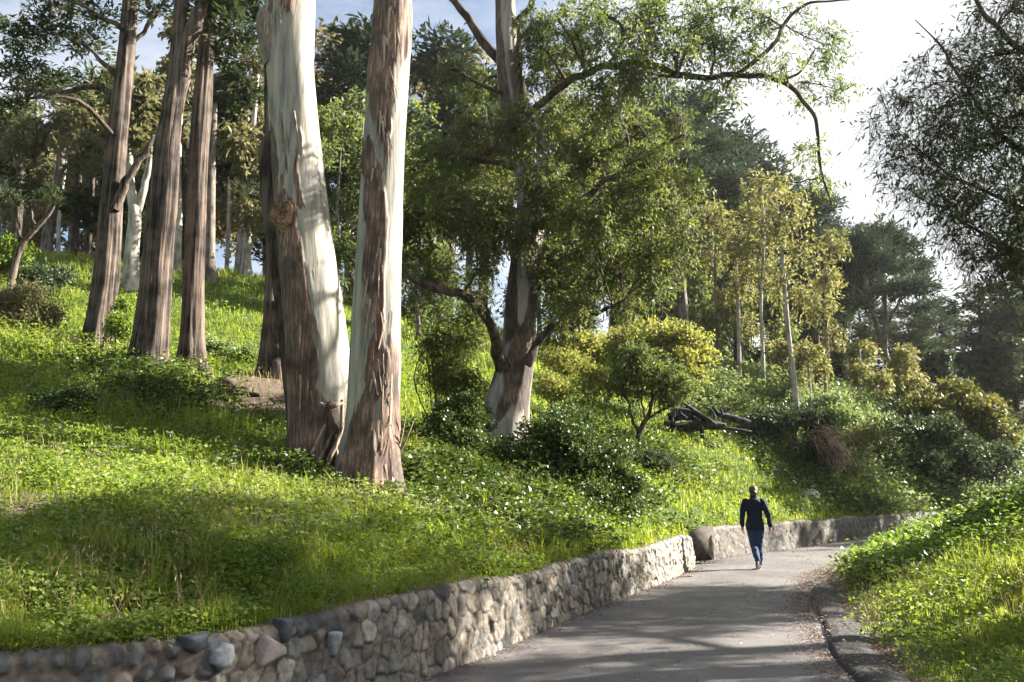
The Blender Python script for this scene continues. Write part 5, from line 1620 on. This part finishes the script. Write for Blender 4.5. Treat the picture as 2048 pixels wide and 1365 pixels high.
x5, y5 = scatter(60000, 4, 22); k5 = (x5 < wx(y5) - .2) & (rng.random(len(x5)) < (bare(x5, y5) > .25) * .6)
q = np.concatenate([np.stack([x, y], 1)[rng.random(n) < .35 + .5 * (vnoise(np.stack([x, y], -1), 1.1, 4))], np.stack([x2, y2], 1)[k2], np.stack([x3, y3], 1)[k3], np.stack([x4, y4], 1), np.stack([x5, y5], 1)[k5]])
onroad = (q[:, 0] > wx(q[:, 1])) & (q[:, 0] < rx(q[:, 1]) + .1)
fx = np.clip((q[:, 0] - wx(q[:, 1])) / (rx(q[:, 1]) - wx(q[:, 1])), 0, 1)
zroad = .014 + .035 * (1 - (2 * fx - 1) ** 2) + (fbm(q, .8, 5, 2) - .5) * .03
z = np.where(onroad, np.maximum(zroad, .006), ground(q[:, 0], q[:, 1])) + .006 + .012 * rng.random(len(q))
inlip = (q[:, 1] < 15.8) & (q[:, 1] > 4) & (q[:, 0] > rx(q[:, 1]) - .02) & (q[:, 0] < rx(q[:, 1]) + .40)
z = np.where(inlip, z + .075, z)
keep = ~inlip | (rng.random(len(q)) < .12)
q, z = q[keep], z[keep]
b_ = Buf()
sc_ = (q[:, 1] / 8) ** .4
leaves(b_, np.column_stack([q, z]), rng.normal(size=(len(q), 3)) * [1, 1, .12], .034 * sc_ * rng.uniform(.4, 1.3, len(q)), .014 * sc_, np.array([0, 0, 1.]) + rng.normal(size=(len(q), 3)) * .25)
tag(b_.build('leaf_litter', G['litter']), 'dry pinkish fallen leaves strewn along the road edges', 'leaves', kind='stuff')

# ============================================================ small things
def rock(name, label, cat, c, r, m, sq=.6, seed=0, group=None, sink=.3):
    b_ = Buf()
    na, nb = 26, 16
    th = np.linspace(0, 2 * np.pi, na, endpoint=False); ph = np.linspace(.04, np.pi - .04, nb)
    TH, PH_ = np.meshgrid(th, ph)
    d = np.stack([np.cos(TH) * np.sin(PH_), np.sin(TH) * np.sin(PH_), np.cos(PH_)], -1)
    rr = r * (.75 + .55 * fbm(d, 1.5, seed, 3))
    V = d * rr[..., None] * np.array([1, .8, sq])
    V[..., 2] = np.maximum(V[..., 2], -r * .35)
    i = np.arange(nb - 1)[:, None] * na; j = np.arange(na)[None]
    Q = np.stack([i + j, i + (j + 1) % na, i + na + (j + 1) % na, i + na + j], -1).reshape(-1, 4)[:, ::-1]
    V = V + np.array(c)
    b_.add(V.reshape(-1, 3), Q)
    o = b_.build(name, m, origin=np.array(c), smooth=True)
    return tag(o, label, cat, group)


def on(px, py, D, dz=0):
    c = P(px, py, D); c[2] = gz(c[0], c[1]) + dz
    return c


rock('rock', 'pale rough rock lying in the grass above the far wall, right of the person', 'rock', on(1620, 985, 29.5, .08), .30, G['rock'], .8, 3)
rock('rock', 'brown rounded rock beside the dirt path right of the pinkish cypress', 'rock', on(455, 757, 19.6, .12), .24, G['darkbark'], .7, 5)
rock('rock', 'smaller brown rock on the dirt path left of the stubbed cypress', 'rock', on(490, 770, 19.2, .08), .17, G['darkbark'], .7, 8)
rock('rock', 'reddish stone beside the foot of the first cypress', 'rock', on(152, 668, 23.6, .1), .20, G['strip'], .7, 9)
for k, (seq, D, lb) in enumerate([([(425, 752, 12), (470, 768, 13), (520, 785, 9)], 19.0, 'brown log lying along the dirt path below the stubbed cypress'),
                                  ([(318, 1000, 16), (345, 996, 18), (362, 988, 10)], 9.4, 'short pale piece of broken wood on the grassy bank at left'),
                                  ([(1325, 925, 12), (1345, 932, 14), (1362, 945, 8)], 24.5, 'short dark branch stub lying in grass below the small olive tree'),
                                  ([(1385, 1150, 5), (1375, 1153, 5), (1362, 1152, 4)], 16.6, 'thin stick lying by the foot of the near wall')]):
    rows = pl(seq, D)
    for r_ in rows:
        r_[2] = gz(r_[0], r_[1]) + r_[3] * .8 if k != 3 else .03
    b_ = Buf(); tube(b_, rows, 12, 18, ridged(.16, 2.4, k + 3))
    o = b_.build('log' if k != 3 else 'stick', G['strip'] if k in (1, 3) else G['darkbark'], origin=np.array(rows[0][:3]), smooth=True)
    tag(o, lb, 'log' if k != 3 else 'stick')

# fine dead twigs drooping at the right end of the bramble arch
root = thing('dead_twigs', 'fan of pale dead twigs drooping from the right end of the bramble arch', 'twigs', on(1665, 930, 32))
b_ = Buf()
A_ = np.array([P(1640 + rng.normal() * 12, 870 + rng.normal() * 10, 32) for _ in range(90)])
B_ = np.array([P(1685 + rng.normal() * 22, 940 + rng.normal() * 10, 31.6) for _ in range(90)])
B_[:, 2] = np.maximum(B_[:, 2], ground(B_[:, 0], B_[:, 1]) + .03)
multitube(b_, A_, B_, .014, .005, sag=.2, nr=6)
b_.build('twigs', G['strip'], root)

# ---- pale wedge of granite and a few set stones standing proud of the near wall
def wall_stone(px, py, D0, poly, m, label, seed):
    y = D0
    for _ in range(30):                        # the wall face point seen at this pixel
        x = wx(np.array(y)); q = P(px, py, float(y)); y = y + (float(wx(np.array(y))) - q[0]) * -.6 * (1)
        y = float(np.clip(y, 4, 8))
    q = P(px, py, y)
    e = .05
    t_ = unit(np.array([float(wx(np.array(y + e)) - wx(np.array(y - e))), 2 * e, 0])); n_ = np.array([t_[1], -t_[0], 0])
    c = np.array([float(wx(np.array(y))), y, q[2]])
    b_ = Buf()
    p = np.array(poly, float)
    m_ = len(p)
    # fine outline with rounded corners
    rings = []
    for s, off in [(1.03, -.10), (1.0, -.01), (.90, .014), (.6, .024), (.0, .026)]:
        seg = []
        for a in range(m_):
            for f in np.linspace(0, 1, 6, endpoint=False):
                seg.append(p[a] * (1 - f) + p[(a + 1) % m_] * f)
        seg = np.array(seg)
        cen = seg.mean(0)
        seg = cen + (seg - cen) * s
        w3 = c + t_ * seg[:, :1] + np.array([0, 0, 1.]) * seg[:, 1:] + n_ * off
        w3 = w3 + (vnoise(w3 * 9, 1, seed)[:, None] - .5) * .02 * (s > .3)
        rings.append(w3)
    V = np.concatenate(rings); k = len(rings[0])
    i = np.arange(4)[:, None] * k; j = np.arange(k)[None]
    Q = np.stack([i + j, i + (j + 1) % k, i + k + (j + 1) % k, i + k + j], -1).reshape(-1, 4)
    b_.add(V, Q)
    o = b_.build('wall_stone', m, near_wall, smooth=True)
    o['label'] = label


gran = flat_mat('pale_granite', (.31, .26, .24), .8, .3, .18, 40)
dk = flat_mat('slate_cobble', (.06, .065, .075), .6, .5, .3, 12)
wht = flat_mat('quartz_stone', (.22, .235, .25), .6, .4, .5, 16)
wall_stone(548, 1300, 5.9, [(-.11, -.10), (.12, -.045), (.10, .0), (-.09, .115)], gran, 'pale pinkish triangular granite stone set in the near wall', 3)
wall_stone(450, 1312, 5.6, [(-.085, -.03), (-.03, -.085), (.05, -.075), (.085, -.01), (.06, .065), (-.01, .085), (-.07, .05)], wht, 'round pale streaked cobble set in the near wall left of the triangular stone', 5)
wall_stone(395, 1285, 5.35, [(-.08, .04), (-.07, -.03), (-.01, -.07), (.06, -.04), (.085, .05)], dk, 'dark half round cobble just under the top of the near wall', 6)
wall_stone(573, 1262, 6.0, [(-.045, .08), (-.045, -.02), (.0, -.08), (.04, -.03), (.045, .08)], dk, 'dark bluish stone wedged at the wall top above the triangular one', 7)
wall_stone(672, 1290, 6.2, [(-.06, .09), (-.01, -.09), (.05, .02), (.06, .09)], wht, 'white and blue wedge shaped stone in the near wall', 8)

# ---- recess between the two walls
xg0, yg0 = float(wx(np.array(19.3))) - .95, 19.3
xg1, yg1 = float(wx(np.array(20.9))) - .95, 20.95
root = thing('drain_recess', 'dark concrete recess with a drain cover in the gap between the two walls', 'drain', ((xg0 + xg1) / 2, 20.1, 0))


def boxv(p0, p1, th, z0, z1, b_):
    p0 = np.array(p0); p1 = np.array(p1)
    t_ = unit(p1 - p0); n_ = np.array([t_[1], -t_[0]]) * th
    c = [p0, p1, p1 + n_, p0 + n_]
    V = [[*q, z0] for q in c] + [[*q, z1] for q in c]
    b_.add(V, [[0, 3, 2, 1], [4, 5, 6, 7], [0, 1, 5, 4], [1, 2, 6, 5], [2, 3, 7, 6], [3, 0, 4, 7]])


b_ = Buf(); boxv((xg0, yg0), (xg1, yg1), .10, -.05, .74, b_); b_.build('back_panel', G['concrete'], root)
b_ = Buf(); boxv((xg1, yg1), (float(wx(np.array(20.95))) - .05, 20.95), .07, -.05, .80, b_); b_.build('side_panel', G['concrete'], root)
gc = np.array([float(wx(np.array(20.0))) - .05, 20.0])
b_ = Buf()
for k in range(9):
    a = gc + np.array([-.55 + k * .1, -.22]); boxv((a[0], a[1]), (a[0] + .2, a[1] + .45), .035, .005, .035, b_)
boxv((gc[0] - .6, gc[1] - .28), (gc[0] + .5, gc[1] - .28), .05, .004, .045, b_)
boxv((gc[0] - .4, gc[1] + .24), (gc[0] + .7, gc[1] + .24), .05, .004, .045, b_)
b_.build('drain_cover', G['burnt'], root)

# ============================================================ the person walking away
def ell(b_, c, rx_, ry_, rz_, n=20, m_=12):
    th = np.linspace(0, 2 * np.pi, n, endpoint=False); ph = np.linspace(.02, np.pi - .02, m_)
    TH, PH_ = np.meshgrid(th, ph)
    V = np.stack([np.cos(TH) * np.sin(PH_) * rx_, np.sin(TH) * np.sin(PH_) * ry_, np.cos(PH_) * rz_], -1).reshape(-1, 3) + np.array(c)
    i = np.arange(m_ - 1)[:, None] * n; j = np.arange(n)[None]
    Q = np.stack([i + j, i + n + j, i + n + (j + 1) % n, i + (j + 1) % n], -1).reshape(-1, 4)
    T = [[(a + 1) % n, V.shape[0], a] for a in range(n)]
    top_, bot = V[:n].mean(0), V[-n:].mean(0)
    V = np.vstack([V, top_, bot]); k = (m_ - 1) * n
    T = [[a, (a + 1) % n, len(V) - 2] for a in range(n)] + [[k + (a + 1) % n, k + a, len(V) - 1] for a in range(n)]
    b_.add(V, Q, T)


def limb3(b_, rows, ratio=1.0, n=16, rings=None, cz=.9):
    """closed tapered limb; ratio squashes it front to back"""
    def dsp(d, fr, pos, rr):
        return rr * (ratio - 1) * d[..., 1] ** 2
    c, r = tube(b_, rows, n, rings or len(rows) * 5, dsp if ratio != 1 else None)
    ell(b_, rows[0][:3], rows[0][3] * .98, rows[0][3] * .98 * ratio, rows[0][3] * cz)
    ell(b_, rows[-1][:3], rows[-1][3] * .98, rows[-1][3] * .98 * ratio, rows[-1][3] * .9)


def fuse(o, vox, smooth=2):
    r_ = o.modifiers.new('Remesh', 'REMESH'); r_.mode = 'VOXEL'; r_.voxel_size = vox; r_.use_smooth_shade = True
    s_ = o.modifiers.new('Smooth', 'SMOOTH'); s_.factor = .5; s_.iterations = smooth


pp = P(1514, 1136, 18.1); pp[2] = .045
person = thing('person', 'person in a dark navy jacket, blue jeans and dark hair walking away up the road', 'person', pp)
lp = np.array(pp)
skin = flat_mat('skin', (.42, .24, .17), .55, .4)
navy = flat_mat('navy_fleece', (.010, .013, .028), .85, .25, .3, 60)
denim = flat_mat('blue_denim', (.025, .045, .095), .85, .25, .3, 70)
hairm = flat_mat('dark_brown_hair', (.030, .017, .011), .45, .5, .4, 80)
shoem = flat_mat('grey_shoe', (.05, .05, .055), .7, .3)
solem = flat_mat('pale_shoe_sole', (.35, .34, .32), .7, .3)
arms = {-1: [(-.165, 0, 1.375, .052), (-.215, -.03, 1.24, .046), (-.243, -.055, 1.11, .040), (-.252, -.01, .985, .034), (-.25, .035, .87, .026)],
        1: [(.165, 0, 1.375, .052), (.222, -.01, 1.24, .046), (.268, -.02, 1.115, .040), (.292, .0, .985, .034), (.302, .02, .87, .026)]}
legs = {1: [(.085, 0, .90, .092), (.082, .025, .72, .080), (.074, .045, .49, .056), (.062, .02, .32, .052), (.045, -.005, .09, .036)],
        -1: [(-.085, 0, .90, .092), (-.070, .03, .72, .080), (-.045, .035, .50, .056), (-.02, -.10, .36, .050), (.012, -.235, .19, .036)]}
body = Buf()
limb3(body, [(0, 0, .90, .150), (0, .005, 1.03, .135), (0, .005, 1.15, .140), (0, 0, 1.28, .160), (0, -.005, 1.375, .150), (0, .0, 1.43, .075)], .68, 24)
limb3(body, [(0, 0, 1.40, .060), (0, .012, 1.48, .052), (0, .02, 1.53, .052)], 1, 16)
ell(body, (0, .022, 1.575), .074, .093, .100)
ell(body, (0, .045, 1.535), .056, .068, .072)
ell(body, (0, .116, 1.565), .013, .020, .022, 10, 8)           # nose
for s in (-1, 1):
    ell(body, (s * .030, .094, 1.588), .014, .010, .009, 10, 8)  # eyes under the brow
    ell(body, (s * .077, .012, 1.572), .012, .022, .033, 10, 8)  # ears
    limb3(body, arms[s]); limb3(body, legs[s])
ell(body, (0, .100, 1.530), .024, .012, .008, 10, 8)           # mouth
hands = {}
for s in (-1, 1):
    x, y, z, _ = arms[s][-1]
    # palm, four curled fingers of unequal length and a thumb from the side of the palm
    limb3(body, [(x, y, z, .024), (x + s * .004, y + .006, z - .045, .030), (x + s * .002, y + .012, z - .085, .026)], 1, 12)
    for q, (dy, ln) in enumerate([(-.030, .062), (-.011, .075), (.009, .080), (.028, .070)]):
        bx_, by_, bz_ = x, y + .012 + dy, z - .082
        limb3(body, [(bx_, by_, bz_, .0095), (bx_ - s * .006, by_ + .004, bz_ - ln * .45, .0088), (bx_ - s * .020, by_ + .008, bz_ - ln * .8, .0082), (bx_ - s * .036, by_ + .010, bz_ - ln * .95, .0072)], 1, 8, 12)
    limb3(body, [(x - s * .004, y + .030, z - .03, .012), (x - s * .012, y + .056, z - .052, .011), (x - s * .020, y + .066, z - .082, .009)], 1, 8, 10)
for s in (-1, 1):
    x, y, z, _ = legs[s][-1]
    limb3(body, [(x, y, z, .036), (x, y + (.04 if s > 0 else .02), z - .05, .038), (x, y + (.13 if s > 0 else .06), z - (.06 if s > 0 else .13), .030)], 1, 12)
root_loc = np.array(pp)


def pbuild(b_, name, m, vox, sm=2):
    b_.v = [v + root_loc for v in b_.v]
    o = b_.build(name, m, person, smooth=True)
    fuse(o, vox, sm)
    if name in ('jacket', 'jeans', 'hair'):
        tx_ = bpy.data.textures.new('folds_' + name, 'CLOUDS')
        tx_.noise_scale = .09 if name != 'hair' else .03
        tx_.noise_depth = 2
        dm = o.modifiers.new('Folds', 'DISPLACE'); dm.texture = tx_; dm.strength = .030 if name != 'hair' else .016; dm.mid_level = .5
    return o


pbuild(body, 'body', skin, .0065, 1)
jk = Buf()
limb3(jk, [(0, 0, .79, .186), (0, 0, .92, .182), (0, .003, 1.04, .160), (0, .003, 1.16, .162), (0, 0, 1.28, .178), (0, -.004, 1.375, .165), (0, .0, 1.425, .088), (0, .008, 1.475, .070)], .72, 28, None, .15)
for s in (-1, 1):
    limb3(jk, [(a, b2, c, r + .018) for a, b2, c, r in arms[s]])
pbuild(jk, 'jacket', navy, .010, 3)
jn = Buf()
limb3(jn, [(0, 0, .99, .130), (0, -.003, .92, .150), (0, -.003, .86, .150)], .68, 24)
for s in (-1, 1):
    limb3(jn, [(a, b2, c, r + (.016 if k < 3 else .024)) for k, (a, b2, c, r) in enumerate(legs[s])])
pbuild(jn, 'jeans', denim, .010, 3)
hr_ = Buf()
ell(hr_, (0, .002, 1.600), .092, .102, .098)
ell(hr_, (0, -.024, 1.575), .084, .082, .085)
ell(hr_, (.02, -.10, 1.535), .048, .045, .055)                 # small bun at the nape
o = pbuild(hr_, 'hair', hairm, .007, 1)
for s in (-1, 1):
    x, y, z, _ = legs[s][-1]
    sh_ = Buf(); so_ = Buf()
    if s > 0:
        limb3(sh_, [(x, y - .045, .048, .042), (x, y + .03, .055, .047), (x, y + .12, .042, .044), (x, y + .19, .036, .032)], 1, 14)
        limb3(so_, [(x, y - .05, .016, .040), (x, y + .06, .016, .042), (x, y + .19, .016, .036)], 1, 12)
        for b_ in (so_,):
            b_.v = [np.column_stack([v[:, 0], v[:, 1], .016 + (v[:, 2] - .016) * .38]) for v in b_.v]
    else:
        limb3(sh_, [(x, y - .035, z - .03, .042), (x, y + .0, z - .075, .046), (x, y + .055, z - .125, .043), (x, y + .10, z - .145, .032)], 1, 14)
        limb3(so_, [(x, y - .085, z - .040, .022), (x, y - .03, z - .115, .026), (x, y + .07, z - .172, .020)], 1, 12)
    pbuild(sh_, 'shoe', shoem, .008, 2)
    pbuild(so_, 'shoe_sole', solem, .008, 1)
person.rotation_euler = (0, 0, R(-14))

# ============================================================ haze
hz = bpy.data.meshes.new('haze')
x0, x1, y0, y1, z0, z1 = -410, 1320, -32, 305, -3, 62
Vh = [(x0, y0, z0), (x1, y0, z0), (x1, y1, z0), (x0, y1, z0), (x0, y0, z1), (x1, y0, z1), (x1, y1, z1), (x0, y1, z1)]
hz.from_pydata(Vh, [], [(0, 3, 2, 1), (4, 5, 6, 7), (0, 1, 5, 4), (1, 2, 6, 5), (2, 3, 7, 6), (3, 0, 4, 7)])
mh = bpy.data.materials.new('haze'); mh.use_nodes = True
mh.node_tree.nodes.remove(mh.node_tree.nodes['Principled BSDF'])
pv = mh.node_tree.nodes.new('ShaderNodeVolumePrincipled')
pv.inputs['Color'].default_value = (.95, .97, 1.0, 1)
pv.inputs['Density'].default_value = HAZE if 'HAZE' in globals() else .00022
pv.inputs['Anisotropy'].default_value = .55
mh.node_tree.links.new(pv.outputs[0], mh.node_tree.nodes['Material Output'].inputs['Volume'])
hz.materials.append(mh)
ho = bpy.data.objects.new('haze', hz); col.objects.link(ho)
tag(ho, kind='stuff')
print('FACES', sum(len(o.data.polygons) for o in col.objects if o.type == 'MESH'))
